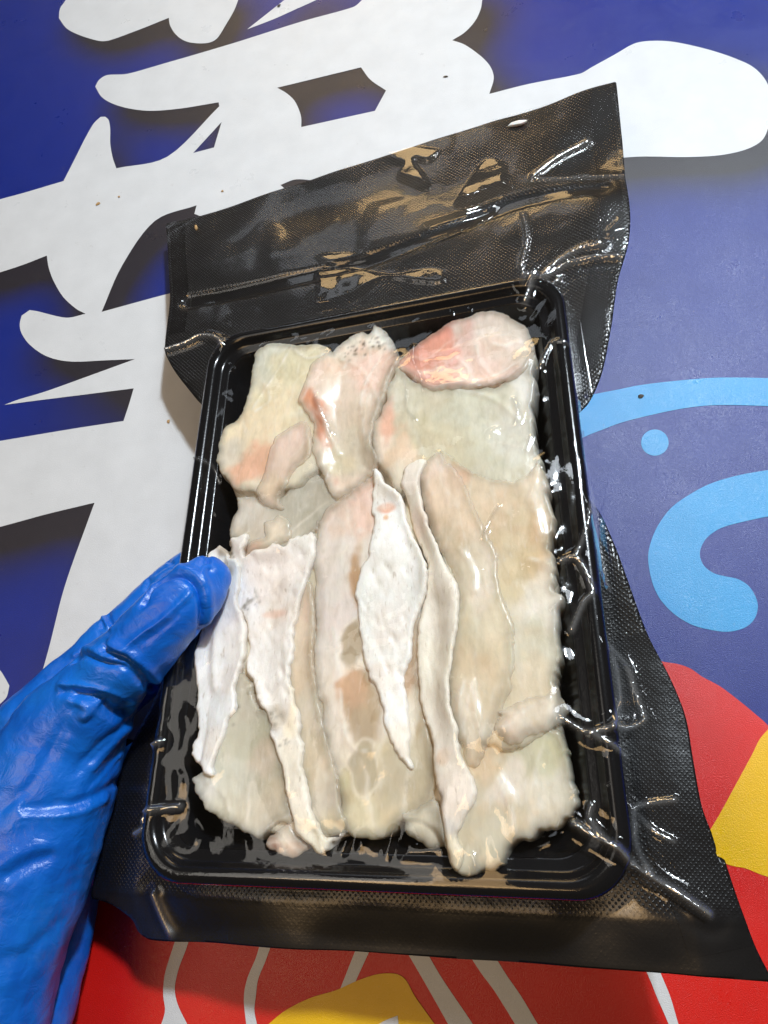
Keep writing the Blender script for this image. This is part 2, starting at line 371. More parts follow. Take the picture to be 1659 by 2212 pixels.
# ================================================================== FISH
DS = .00075
HX = np.arange(-.135, .1351, DS); HY = np.arange(-.155, .2451, DS)
HGX, HGY = np.meshgrid(HX, HY, indexing='ij')
PILE = np.full(HGX.shape, -.0225)
def samp(H, xy):
    x = np.clip((xy[:, 0] - HX[0]) / DS, 0, len(HX) - 1.001); y = np.clip((xy[:, 1] - HY[0]) / DS, 0, len(HY) - 1.001)
    i = x.astype(int); j = y.astype(int); u = x - i; v = y - j
    return (H[i, j] * (1 - u) + H[i + 1, j] * u) * (1 - v) + (H[i, j + 1] * (1 - u) + H[i + 1, j + 1] * u) * v
def blur(H, k, n=2):
    for _ in range(n):
        for ax in (0, 1):
            H = sum(np.roll(H, q, ax) for q in range(-k, k + 1)) / (2 * k + 1)
    return H
def fish_mat(name, skin=False, trans=False):
    m, nt, p = mat(name)
    a = N(nt, 'ShaderNodeAttribute'); a.attribute_name = 'flesh'
    tc = nt.nodes.new('ShaderNodeTexCoord').outputs['Object']
    mp = N(nt, 'ShaderNodeMapping'); mp.inputs['Scale'].default_value = (1, .35, 1); mp.inputs['Rotation'].default_value = (0, 0, .25); L(nt, tc, mp.inputs['Vector'])
    cloud = tex(nt, 95, 5, .62, mp.outputs[0], .8); fib = tex(nt, 520, 4, .6, mp.outputs[0], .6); fine = tex(nt, 1500, 3, .6, tc)
    col = mixc(nt, 1, a.outputs['Color'], ramp(nt, cloud, [(.30, (.87, .86, .83)), (.5, (.98, .98, .97)), (.70, (1.08, 1.08, 1.09))]), 'MULTIPLY')
    if not skin:
        vein = N(nt, 'ShaderNodeTexVoronoi'); vein.feature = 'DISTANCE_TO_EDGE'; vein.inputs['Scale'].default_value = 62; vein.inputs['Randomness'].default_value = 1
        wv = N(nt, 'ShaderNodeMix'); wv.data_type = 'VECTOR'; wv.inputs[0].default_value = .030
        nz = N(nt, 'ShaderNodeTexNoise'); nz.inputs['Scale'].default_value = 40; L(nt, mp.outputs[0], nz.inputs['Vector'])
        L(nt, mp.outputs[0], wv.inputs[4]); L(nt, nz.outputs['Color'], wv.inputs[5]); L(nt, wv.outputs[1], vein.inputs['Vector'])
        vm = math_(nt, 'MULTIPLY', ramp(nt, vein.outputs['Distance'], [(0, (1, 1, 1)), (.07, (0, 0, 0))]), ramp(nt, tex(nt, 55, 3, .6, tc), [(.47, (0, 0, 0)), (.66, (.34, .34, .34))]))
        col = mixc(nt, vm, col, lin((240, 236, 226)))
    col = mixc(nt, 1, col, ramp(nt, fib, [(.25, (.90, .89, .87)), (.5, (1, 1, 1)), (.75, (1.06, 1.06, 1.06))]), 'MULTIPLY')
    mp2 = N(nt, 'ShaderNodeMapping'); mp2.inputs['Scale'].default_value = (1, .28, 1); mp2.inputs['Rotation'].default_value = (0, 0, -.12); L(nt, tc, mp2.inputs['Vector'])
    dash = tex(nt, 900 if skin else 640, 3, .5, mp2.outputs[0], .3)
    if skin: col = mixc(nt, ramp(nt, dash, [(.62, (0, 0, 0)), (.72, (.42, .42, .42))]), col, lin((172, 150, 128)))
    else: col = mixc(nt, ramp(nt, dash, [(.62, (0, 0, 0)), (.76, (.26, .26, .26))]), col, lin((238, 234, 226)))
    speck = ramp(nt, tex(nt, 800, 2, .5, tc), [(.76, (0, 0, 0)), (.84, (.35, .35, .35))])
    col = mixc(nt, speck, col, lin((236, 230, 216)))
    L(nt, col, p.inputs['Base Color'])
    p.inputs['Subsurface Weight'].default_value = .55 if not skin else .30; p.inputs['Subsurface Scale'].default_value = .0035
    p.inputs['Subsurface Radius'].default_value = (1, .75, .55)
    p.inputs['Roughness'].default_value = .24 if not skin else .45
    p.inputs['Specular IOR Level'].default_value = .5 if not skin else .3
    h = math_(nt, 'ADD', math_(nt, 'MULTIPLY', fib, .7), math_(nt, 'MULTIPLY', fine, .3))
    nm = bump(nt, h, .28, .0004 if not skin else .0006)
    if skin:
        v = N(nt, 'ShaderNodeTexVoronoi'); v.inputs['Scale'].default_value = 330; L(nt, mp.outputs[0], v.inputs['Vector'])
        nm = bump(nt, v.outputs['Distance'], .26, .0005, nm)
    L(nt, nm, p.inputs['Normal'])
    if not skin:
        th_ = N(nt, 'ShaderNodeAttribute'); th_.attribute_name = 'thick'
        L(nt, math_(nt, 'ADD', math_(nt, 'MULTIPLY', th_.outputs['Fac'], .55), .42), p.inputs['Alpha'])
    return m
M_flesh = fish_mat('raw_fish_flesh'); M_skin = fish_mat('white_fish_skin', True)

def fish(label, outline, base, accents, th, m=M_flesh, lift=0.0, deep=False, rough=.0006, edge=.0010, seed=0, pits=0, folds=(), level=None, grit=()):
    P = np.array([on_pack(p, .001) for p in outline]); P = resample(catmull(P, 5), .0007)
    nv = np.roll(P, -1, 0) - np.roll(P, 1, 0); nv = np.stack([nv[:, 1], -nv[:, 0]], 1); nv /= np.linalg.norm(nv, axis=1)[:, None] + 1e-12
    s = np.arange(len(P)) * .0007
    P = P + nv * (rough * (.70 if m is M_skin else .95) * (.55 * vnoise(s, s * 0, seed + 50, 700) + .8 * vnoise(s, s * 0, seed + 52, 260) * (1 + vnoise(s, s * 0, seed + 53, 60)) + 1.0 * vnoise(s, s * 0, seed + 51, 90)))[:, None]
    V, F, BE, bv = grid_fill(P, .00065)
    d, _ = nearest(P, V)
    prof = 1 - (1 - np.clip(d / edge, 0, 1)) ** 2.2
    dil = PILE.copy()
    for _ in range(4): dil = np.max([dil] + [np.roll(dil, q, ax) for ax in (0, 1) for q in (-1, 1)], axis=0)
    under = np.maximum(samp(blur(dil, 3, 2), V), samp(PILE, V) - .0004)
    if deep:
        lv = (level if level is not None else -.0045) + .0042 + .0007 * fbm(V[:, 0], V[:, 1], seed + 5, 45)
        bot = np.full(len(V), -.0228); top = bot + (lv - bot) * (.80 + .20 * prof)
    else:
        sup = samp(PILE, V)
        under = np.maximum(under, -.0036 + .0006 * fbm(V[:, 0], V[:, 1], seed + 5, 45))
        top = under + lift * .2 + th * .19 * prof
        bot = np.where(sup < -.0065, -.0228, top - th - .0015)
    top = top + (.0004 * fbm(V[:, 0], V[:, 1], seed + 9, 60, 2) + .00008 * fbm(V[:, 0], V[:, 1], seed + 13, 260, 2)) * np.clip(d / .002, 0, 1)
    white = []
    for line, hgt, wid in folds:
        q = np.array([on_pack(p_, .001) for p_ in line]); dd, _ = nearest(catmull(q, 4, False), V, False)
        top += hgt * .55 * np.exp(-(dd / wid) ** 2)
        if hgt > 0: white.append(dd)
    if pits:
        r_ = np.random.default_rng(seed); lo, hi = P.min(0), P.max(0)
        for _ in range(pits):
            c = lo + r_.random(2) * (hi - lo); e = (V - c) @ np.array([[.9, -.43], [.43, .9]])
            top -= .0004 * np.exp(-(e[:, 0] / .0010) ** 2 - (e[:, 1] / .0022) ** 2)
    # flesh colour: base with traced patches of blood, fat and thin translucent flesh
    C = np.tile(lin(base), (len(V), 1)); dk = 1.06 if m is M_skin else np.array([1.09, 1.07, 1.05])
    pd = {}
    for (k, px, py, rgb, rad, *an) in accents:
        c = on_pack(cr(k, (px, py))[0], .001); e = V - c
        wx, wy, ro = (an + [1, 1, 0])[:3] if an else (1, 1, 0)
        if an: wx, wy, ro = an
        ca, sa = math.cos(ro), math.sin(ro); ex = (e[:, 0] * ca + e[:, 1] * sa) / wx; ey = (-e[:, 0] * sa + e[:, 1] * ca) / wy
        rr = np.hypot(ex, ey) / rad * (1 + .35 * fbm(V[:, 0], V[:, 1], seed + int(px), 140, 3))
        wgt = np.exp(-np.clip(rr / 1.12, 0, 3) ** 5)[:, None]
        if rad == 1:                                              # a window in the flesh: sharp, with a pale membrane rim
            r0 = np.hypot(ex, ey) * (1 + .22 * fbm(V[:, 0], V[:, 1], seed + int(px), 160, 2)); wgt = (1 / (1 + np.exp(np.clip((r0 - 1) * 16, -40, 40))))[:, None]
            rim = (.45 * np.exp(-((r0 - 1.14) / .12) ** 2))[:, None]; C = C * (1 - rim) + lin((238, 230, 214)) * rim
        C = C * (1 - wgt) + lin(rgb) * wgt
    # uneven flesh: random cloudy patches, white septa running along the slice, thin grey margin
    r_ = np.random.default_rng(seed + 300); ctr2 = V.mean(0); ev_, ax_ = np.linalg.eigh(np.cov((V - ctr2).T)); ax1 = ax_[:, 1]; ax2 = ax_[:, 0]
    pu, pv = (V - ctr2) @ ax1, (V - ctr2) @ ax2; su, sv = np.abs(pu).max(), np.abs(pv).max()
    isk = m is M_skin
    tones = [(1.06, 1.06, 1.05), (.90, .90, .85), (.95, .90, .82), (1.02, .96, .91), (.93, .94, .90)] if not isk else [(1.03, 1.03, 1.04), (.93, .91, .88), (1.0, .95, .90)]
    for q in range(int(6 + su * sv * 2.2e4)):
        cu, cv, rd_ = r_.uniform(-su, su), r_.uniform(-sv, sv), r_.uniform(.002, .008)
        rr = np.hypot((pu - cu) / 1.7, pv - cv) / rd_ * (1 + .5 * fbm(V[:, 0], V[:, 1], seed + q, 220, 3))
        wgt = (np.exp(-np.clip(rr, 0, 5) ** 2.5) * r_.uniform(.4, 1))[:, None]
        C = C * (1 - wgt + wgt * np.array(tones[r_.integers(len(tones))]))
    if not isk:
        for q in range(int(2 + sv / .006)):
            off = r_.uniform(-sv, sv); slope = r_.uniform(-.5, .5); c0 = r_.uniform(-su, su); ln = r_.uniform(.006, .02); wd = r_.uniform(.00035, .0008)
            dv = pv - off - slope * (pu - c0) - .0028 * vnoise(pu, pu * 0, seed + 70 + q, 120)
            wgt = np.exp(-(dv / wd) ** 2) * np.exp(-((pu - c0) / ln) ** 4) * r_.uniform(.15, .45)
            C = C * (1 - wgt[:, None]) + lin((238, 232, 220)) * wgt[:, None]; top = top + .00022 * wgt
        wgt = (np.exp(-(d / .0016) ** 2) * .30)[:, None]; C = C * (1 - wgt) + lin((176, 170, 152)) * wgt
    else:
        wgt = (np.exp(-(d / .0006) ** 2) * .45)[:, None]; C = C * (1 - wgt) + lin((196, 172, 140)) * wgt
    sat = (C.max(1) - C.min(1)) / (C.max(1) + 1e-6); wk = ((.50 if m is M_skin else .50) * (1 - np.clip(sat * .85, 0, .8)))[:, None]      # pale, milky flesh; blood and thin windows keep their colour
    C = C + (lin((246, 243, 238) if m is M_skin else (240, 233, 222)) - C) * wk
    C = C * dk
    for dd in white:
        wgt = (.55 * np.exp(-(dd / .0007) ** 2) * np.clip(.6 + .8 * fbm(V[:, 0], V[:, 1], seed + 90, 300, 2), 0, 1))[:, None]; C = C * (1 - wgt) + lin((240, 235, 226)) * wgt
    for (k, px, py, spread, cnt) in grit:
        c = on_pack(cr(k, (px, py))[0], .001)
        for q in range(cnt):
            cc = c + r_.normal(0, spread, 2); rr = np.hypot(V[:, 0] - cc[0], V[:, 1] - cc[1]); wgt = (np.exp(-(rr / r_.uniform(.0004, .0007)) ** 2) * r_.uniform(.3, .8))[:, None]
            C = C * (1 - wgt) + lin((84, 72, 52)) * wgt
    C = np.clip(C, 0, .92)
    n = len(V)
    VV = np.vstack([np.c_[V, top], np.c_[V, bot]])
    FF = [tuple(f) for f in F] + [(f[3] + n, f[2] + n, f[1] + n, f[0] + n) for f in F] + [(b, a, a + n, b + n) for a, b in BE]
    ctr = np.array([*V.mean(0), bot.min()]); VV = VV - ctr
    o = mesh_obj('fish_slice', VV, FF, m, None, True, PK @ Matrix.Translation(ctr))
    a = o.data.color_attributes.new('flesh', 'FLOAT_COLOR', 'POINT')
    CC = np.c_[np.vstack([C, C]), np.ones(2 * n)].astype(np.float32); a.data.foreach_set('color', CC.ravel())
    tk = np.clip(d / .0045, 0, 1); tk = tk * tk * (3 - 2 * tk)
    a = o.data.attributes.new('thick', 'FLOAT', 'POINT'); a.data.foreach_set('value', np.r_[tk, np.ones(n)].astype(np.float32))
    # update the pile
    ins = inside(P, np.stack([HGX.ravel(), HGY.ravel()], 1)).reshape(HGX.shape)
    ij = np.nonzero(ins)
    Hn = np.full(HGX.shape, -1.0); ii = np.round((V[:, 0] - HX[0]) / DS).astype(int); jj = np.round((V[:, 1] - HY[0]) / DS).astype(int)
    np.maximum.at(Hn, (np.clip(ii, 0, len(HX) - 1), np.clip(jj, 0, len(HY) - 1)), top)
    for _ in range(2):
        hole = (Hn < -.5)
        if not hole.any(): break
        nb = np.max([np.roll(Hn, q, ax) for ax in (0, 1) for q in (-1, 1)], axis=0); Hn = np.where(hole, nb, Hn)
    PILE[ij] = np.maximum(PILE[ij], Hn[ij])
    return tag(o, label, 'fish slice', 'fish slices in the tray')

fish('pale buff bottom slice spread under all the other slices, showing in the gaps',
     cr('A', (300, 330), (700, 300), (1000, 240), (1330, 180), (1370, 420), (1400, 760)) + cr('C', (1000, 500), (1040, 900), (1040, 1300), (1090, 1600), (1080, 1800), (900, 1880), (640, 2030), (450, 1900), (200, 1850), (0, 1850)) + cr('B', (800, 1960), (560, 1950), (300, 1830), (150, 1700), (180, 1200), (220, 700), (300, 300)) + cr('A', (200, 960), (150, 760), (240, 540)),
     (196, 184, 158), [], 0, deep=True, seed=40, level=-.0082)
fish('pale green translucent fish slice with a peach patch under the pink ribbon slice',
     cr('A', (265, 270), (330, 235), (380, 232), (430, 242), (480, 240), (540, 240), (575, 270), (570, 330), (560, 420), (540, 520), (540, 640), (530, 740), (470, 800), (400, 830), (350, 840), (280, 850), (190, 840), (140, 790), (105, 720), (115, 640), (140, 580), (190, 550), (220, 500), (235, 420), (240, 330)),
     (214, 206, 180), [('A', 330, 300, (190, 196, 180), .012), ('A', 420, 330, (212, 204, 165), .011), ('A', 330, 520, (230, 216, 180), .013), ('A', 250, 600, (232, 212, 176), .011), ('A', 280, 735, (226, 172, 138), .009, 1.6, .8, .3), ('A', 160, 690, (205, 196, 175), .007)],
     0, deep=True, seed=1, folds=[(cr('A', (425, 235), (395, 285), (330, 390), (260, 510)), .0006, .001), (cr('A', (560, 280), (480, 300), (420, 260)), .0005, .001), (cr('A', (300, 400), (330, 470), (270, 520)), .0004, .0009)])
fish('grey translucent fish slice below the pale green one, beside the gloved thumb',
     cr('A', (190, 850), (300, 850), (370, 850), (450, 740), (520, 760), (570, 830), (600, 880), (560, 930), (500, 1000), (420, 1060), (300, 1080), (170, 1040), (155, 960), (185, 900)),
     (170, 164, 148), [('A', 230, 900, (190, 186, 178), .008), ('A', 470, 860, (150, 146, 128), .011), ('A', 270, 1000, (178, 172, 158), .007)], 0, deep=True, seed=2, level=-.0060)
fish('large grey green translucent slice with pale skin edge beside the blood red slice',
     cr('A', (840, 330), (900, 380), (960, 400), (1040, 400), (1150, 410), (1230, 420), (1300, 370), (1395, 250), (1405, 330), (1395, 430), (1395, 560), (1405, 660), (1420, 720), (1400, 830), (1300, 880), (1150, 850), (1020, 790), (900, 800), (870, 830), (850, 850), (830, 835), (790, 775), (745, 710), (738, 570), (780, 500), (800, 400)),
     (196, 194, 172), [('A', 1150, 560, (186, 190, 168), .016), ('A', 1000, 640, (192, 186, 152), .012), ('A', 1340, 600, (196, 200, 190), .011), ('A', 1370, 380, (206, 210, 210), .009, .6, 1.6, 0), ('A', 780, 620, (232, 216, 200), .0062, .6, 2.6, -.05), ('A', 800, 560, (230, 182, 160), .004, .7, 2.2, 0), ('A', 850, 720, (220, 196, 168), .008), ('A', 820, 790, (232, 222, 204), .006)],
     0, deep=True, seed=3, level=-.0040, folds=[(cr('A', (960, 425), (1050, 430), (1150, 440), (1240, 475), (1320, 540)), .0008, .0012)])
fish('blood stained red and pink slice tucked in the far tray corner',
     cr('A', (850, 290), (900, 240), (960, 200), (1040, 140), (1100, 115), (1160, 95), (1230, 95), (1300, 120), (1350, 150), (1380, 200), (1400, 260), (1385, 320), (1340, 370), (1280, 400), (1200, 425), (1100, 435), (1000, 430), (950, 420), (900, 380), (850, 340)),
     (214, 182, 168), [('A', 1060, 190, (206, 122, 104), .011, 1.7, .8, .75), ('A', 960, 270, (212, 136, 112), .008, 1.6, .8, .6), ('A', 990, 385, (214, 142, 124), .007, 1.8, .7, -.2), ('A', 870, 290, (190, 110, 84), .004), ('A', 1210, 150, (196, 178, 168), .011), ('A', 1270, 260, (216, 192, 178), .009), ('A', 1150, 350, (220, 186, 172), .009), ('A', 1330, 160, (194, 180, 170), .008), ('A', 1360, 290, (206, 190, 178), .006)],
     .0035, seed=4, lift=.0018, folds=[(cr('A', (1080, 290), (1120, 330), (1150, 400), (1180, 425)), .0006, .001), (cr('A', (1160, 240), (1170, 300), (1230, 370)), .0006, .001), (cr('A', (1330, 215), (1280, 240), (1230, 235)), .0005, .001), (cr('A', (1000, 430), (1120, 400), (1260, 350), (1350, 300)), .0005, .0008)])
fish('pink crumpled slice with a white ragged skin tip between the green and red slices',
     cr('A', (600, 235), (650, 200), (690, 180), (720, 185), (740, 150), (775, 160), (800, 200), (830, 260), (850, 310), (820, 360), (800, 430), (780, 490), (745, 570), (748, 640), (758, 730), (710, 790), (640, 840), (590, 862), (560, 850), (540, 790), (510, 710), (500, 630), (495, 560), (460, 500), (445, 470), (468, 400), (490, 330), (540, 290)),
     (222, 200, 182), [('A', 690, 235, (236, 232, 226), .010, 1.5, .8, .15), ('A', 770, 210, (240, 238, 236), .007), ('A', 720, 262, (190, 178, 158), .0035, 2, .6, 0), ('A', 700, 340, (228, 190, 172), .010), ('A', 560, 380, (232, 204, 188), .009), ('A', 800, 320, (226, 190, 174), .006), ('A', 500, 490, (214, 140, 98), .005, .7, 2, .4), ('A', 545, 610, (210, 136, 98), .0045, .6, 2.4, .3), ('A', 650, 560, (210, 190, 170), .010), ('A', 660, 680, (194, 180, 156), .010), ('A', 590, 720, (212, 200, 168), .006), ('A', 590, 430, (226, 206, 190), .007)],
     .0042, seed=5, lift=.002, grit=[('A', 690, 250, .0035, 26), ('A', 770, 225, .003, 16)], folds=[(cr('A', (610, 300), (680, 330), (740, 420), (770, 500)), .0006, .001), (cr('A', (760, 300), (700, 420), (690, 520)), .0006, .001), (cr('A', (520, 470), (560, 580), (600, 680)), .0016, .0016), (cr('A', (640, 300), (600, 380), (590, 460)), .0011, .0025), (cr('A', (720, 460), (700, 560), (720, 660)), .0010, .002)])
fish('thin pink ribbon slice lying across the pale green slice',
     cr('A', (480, 560), (430, 570), (370, 610), (330, 670), (310, 740), (282, 820), (270, 850), (300, 890), (350, 920), (378, 900), (362, 850), (400, 800), (430, 760), (470, 720), (500, 680), (495, 610)),
     (226, 198, 180), [('A', 430, 620, (228, 196, 182), .008), ('A', 330, 830, (224, 198, 170), .006), ('A', 460, 700, (216, 190, 172), .005)], .0030, seed=6, lift=.0008)
fish('wide cream translucent slice with ruffled fatty edge along the tray side',
     cr('C', (470, 95), (600, 150), (720, 210), (860, 230), (930, 130), (965, 140), (1000, 220), (1000, 310), (1030, 420), (1010, 540), (1040, 640), (1020, 730), (1065, 800), (1060, 880), (1060, 960), (1060, 1060), (1030, 1160), (1040, 1260), (1010, 1400), (900, 1480), (760, 1500), (600, 1450), (520, 1300), (520, 1100), (540, 900), (480, 600), (430, 300)),
     (212, 198, 170), [('C', 560, 250, (220, 182, 152), .007), ('C', 930, 300, (238, 228, 210), .009, .7, 2, .15), ('C', 940, 200, (236, 222, 202), .006), ('C', 1000, 560, (226, 214, 190), .006), ('C', 800, 480, (206, 188, 152), .012), ('C', 860, 700, (206, 190, 150), .010), ('C', 980, 850, (230, 228, 222), .008, 1, 1.4, 0), ('C', 930, 1050, (198, 196, 174), .011), ('C', 900, 1230, (212, 196, 164), .010), ('C', 1040, 830, (238, 236, 234), .005), ('C', 700, 300, (216, 196, 166), .01)],
     0, deep=True, seed=7, level=-.0030, rough=.0010, folds=[(cr('C', (950, 180), (930, 330), (960, 480)), .0016, .002), (cr('C', (900, 600), (1000, 620)), .001, .002)])
fish('olive tinged translucent slice ending in ruffles at the near tray corner',
     cr('C', (560, 1320), (760, 1360), (950, 1340), (1040, 1400), (1065, 1430), (1100, 1500), (1120, 1600), (1142, 1700), (1130, 1800), (1060, 1870), (950, 1910), (850, 1950), (800, 2010), (740, 2060), (650, 2092), (560, 2078), (515, 2000), (500, 1800), (500, 1500)),
     (206, 196, 168), [('C', 760, 1500, (218, 190, 152), .012), ('C', 850, 1650, (214, 190, 148), .010), ('C', 1000, 1530, (190, 190, 160), .010), ('C', 1060, 1620, (192, 192, 150), .008), ('C', 1060, 1760, (200, 198, 180), .008), ('C', 930, 1760, (214, 206, 186), .009), ('C', 700, 1800, (186, 176, 150), .009), ('C', 770, 1700, (220, 212, 200), .005, .6, 2, -.5), ('C', 740, 1860, (204, 184, 146), .006), ('C', 650, 1980, (186, 182, 158), .010), ('C', 700, 2040, (192, 186, 160), .008)],
     0, deep=True, seed=8, level=-.0042, rough=.0010, folds=[(cr('C', (760, 1640), (820, 1760), (840, 1900)), .0014, .0022), (cr('C', (960, 1500), (930, 1650), (960, 1780)), .0012, .0022)])
fish('peach fleshed long slice with a thin rounded edge beside the curved white skin strip',
     cr('C', (390, 180), (440, 120), (475, 100), (530, 160), (600, 250), (640, 350), (690, 440), (720, 510), (760, 600), (775, 720), (790, 820), (830, 920), (838, 1040), (830, 1160), (800, 1270), (770, 1340), (740, 1420), (700, 1500), (640, 1600), (580, 1500), (530, 1300), (520, 1100), (560, 900), (560, 720), (500, 600), (430, 450), (385, 300)),
     (214, 196, 172), [('C', 450, 190, (228, 204, 190), .010), ('C', 420, 250, (228, 196, 180), .005, .7, 2, .1), ('C', 520, 330, (220, 194, 166), .012), ('C', 620, 480, (216, 192, 162), .012), ('C', 660, 640, (206, 194, 172), .012), ('C', 690, 830, (202, 192, 166), .012), ('C', 700, 1000, (204, 194, 164), .012), ('C', 770, 1000, (218, 206, 176), .006, .6, 2.6, 0), ('C', 640, 1200, (212, 198, 168), .012), ('C', 600, 1400, (216, 204, 184), .008), ('C', 740, 620, (228, 214, 196), .006, .5, 2, -.3)],
     .0034, seed=9, lift=.0006, folds=[(cr('C', (600, 1190), (580, 1330), (620, 1500)), .0009, .0012), (cr('C', (640, 1180), (660, 1320), (690, 1450)), .0009, .0012), (cr('C', (580, 560), (640, 650), (650, 760)), .0008, .0012)])
fish('short thick white tissue stub pointing across to the tray side',
     cr('C', (770, 1340), (830, 1290), (900, 1260), (980, 1230), (1040, 1205), (1072, 1240), (1078, 1310), (1040, 1375), (980, 1420), (900, 1460), (840, 1480), (780, 1430)),
     (232, 220, 208), [('C', 830, 1400, (228, 198, 174), .007), ('C', 1030, 1270, (238, 236, 232), .009), ('C', 930, 1320, (236, 224, 212), .007)], .0050, seed=10, lift=.001, edge=.0045, rough=.0008, pits=14, folds=[(cr('C', (800, 1400), (880, 1330), (1000, 1260)), .0009, .0022)])
fish('grey translucent wide slice under the torn white skin in the tray corner',
     cr('B', (400, 960), (470, 1030), (510, 1150), (580, 1220), (620, 1350), (670, 1500), (690, 1650), (700, 1780), (700, 1850), (620, 1890), (560, 1935), (500, 1985), (440, 1945), (360, 1895), (270, 1855), (200, 1805), (150, 1765), (120, 1695), (90, 1605), (150, 1550), (200, 1450), (260, 1250), (340, 1100)),
     (174, 172, 152), [('B', 400, 1250, (164, 160, 140), .012), ('B', 470, 1500, (168, 166, 138), .014), ('B', 300, 1650, (180, 184, 168), .010), ('B', 180, 1650, (196, 202, 206), .006), ('B', 560, 1450, (188, 170, 146), .006), ('B', 330, 1800, (186, 186, 166), .008), ('B', 620, 1800, (180, 172, 150), .008)], 0, deep=True, seed=11, level=-.0058, folds=[(cr('B', (560, 1900), (610, 1860), (690, 1820)), .0005, .001), (cr('B', (200, 1620), (300, 1700), (330, 1790)), .0004, .0009)], grit=[('B', 440, 1150, .004, 7)])
fish('small reddish bony scrap peeking out below the grey translucent slice',
     cr('B', (560, 1920), (620, 1872), (680, 1842), (715, 1900), (755, 1950), (790, 2000), (765, 2050), (720, 2082), (640, 2092), (580, 2062), (530, 2032), (512, 1990)),
     (206, 172, 152), [('B', 600, 1960, (192, 140, 118), .006), ('B', 690, 1990, (238, 230, 222), .0045), ('B', 560, 2020, (178, 118, 92), .004), ('B', 730, 2040, (216, 176, 152), .004)], 0, deep=True, seed=12, level=-.0075)
fish('long lavender white slice with olive see-through windows beside the central skin strip',
     cr('A', (500, 985), (545, 915), (600, 865), (680, 812), (745, 765), (800, 900), (830, 1050)) + cr('C', (420, 640), (400, 800), (372, 1000), (380, 1200), (410, 1400), (450, 1550), (455, 1680), (400, 1790), (300, 1840), (200, 1905), (120, 1925), (40, 1900), (-10, 1850), (-60, 1800)) +
     cr('B', (985, 1800), (980, 1700), (960, 1580), (925, 1450), (895, 1330), (870, 1200), (845, 1060), (830, 900), (828, 780), (842, 620), (838, 560), (842, 420), (830, 300), (838, 200), (860, 60)),
     (216, 206, 198), [('A', 620, 930, (230, 200, 186), .013), ('A', 720, 870, (228, 190, 174), .009, .7, 1.8, -.2), ('B', 900, 300, (222, 210, 208), .012), ('B', 940, 600, (214, 204, 206), .013), ('B', 930, 900, (218, 210, 206), .011), ('B', 950, 1150, (220, 212, 204), .009),
      ('B', 1085, 420, (184, 142, 96), .0045, .5, 2.4, .1), ('B', 1060, 1060, (196, 148, 98), .005), ('B', 1040, 1500, (224, 216, 200), .007), ('B', 1040, 1760, (226, 214, 188), .006),
      ('B', 1200, 1720, (206, 200, 142), .011), ('B', 1150, 1830, (204, 196, 158), .010), ('B', 1310, 1600, (196, 176, 128), .011), ('C', 350, 1150, (184, 150, 114), .008, .7, 2.6, .1), ('C', 360, 1400, (176, 154, 114), .010), ('C', 370, 1600, (172, 158, 122), .010), ('C', 340, 1330, (220, 210, 192), .004, .6, 2, -.2), ('B', 1062, 805, (158, 138, 102), 1, .0038, .0100, -.12), ('B', 1130, 1190, (168, 138, 92), 1, .0062, .0135, .25), ('B', 1060, 1050, (194, 146, 98), .004), ('B', 1137, 1545, (156, 140, 98), 1, .0043, .0064, .1)],
     .0030, seed=13, lift=.0012, folds=[(cr('B', (950, 700), (985, 1000), (1010, 1280), (1080, 1420), (1200, 1440)), .0007, .0016)])
fish('grey translucent scrap between the skin strips at the near tray wall',
     cr('C', (300, 1795), (380, 1765), (450, 1745), (490, 1850), (500, 1930), (430, 1955), (340, 1905), (290, 1865)), (188, 184, 166), [('C', 340, 1820, (214, 210, 192), .005)], .003, seed=14, lift=.0)
fish('narrow tan translucent slice between scaly white skin and the lavender slice',
     cr('B', (800, 420), (830, 500), (846, 600), (838, 800), (850, 1000), (875, 1200), (905, 1340), (945, 1480), (980, 1620), (985, 1760), (1025, 1870), (1000, 1925), (900, 1955), (850, 1930), (800, 1860), (760, 1700), (740, 1550), (720, 1400), (700, 1250), (680, 1150), (660, 1000), (660, 850), (680, 700), (720, 550)),
     (206, 186, 160), [('B', 790, 600, (214, 186, 162), .008), ('B', 780, 850, (212, 190, 164), .009), ('B', 790, 1050, (206, 182, 152), .008), ('B', 840, 800, (214, 176, 136), .003, .6, 3, 0), ('B', 840, 1300, (204, 192, 172), .009), ('B', 870, 1500, (208, 192, 164), .009), ('B', 900, 1650, (202, 186, 156), .008), ('B', 890, 1780, (190, 182, 166), .007), ('B', 950, 1880, (200, 188, 150), .006)],
     .0034, seed=15, lift=.002)
fish('peach torn scrap above the scaly white skin slice',
     cr('B', (550, 90), (600, 70), (650, 50), (700, 95), (708, 180), (600, 242), (480, 266), (430, 290), (460, 215), (500, 190), (565, 170)),
     (226, 206, 184), [('B', 650, 130, (222, 206, 184), .007), ('B', 480, 240, (228, 192, 174), .004)], .0026, seed=16, lift=.0015)
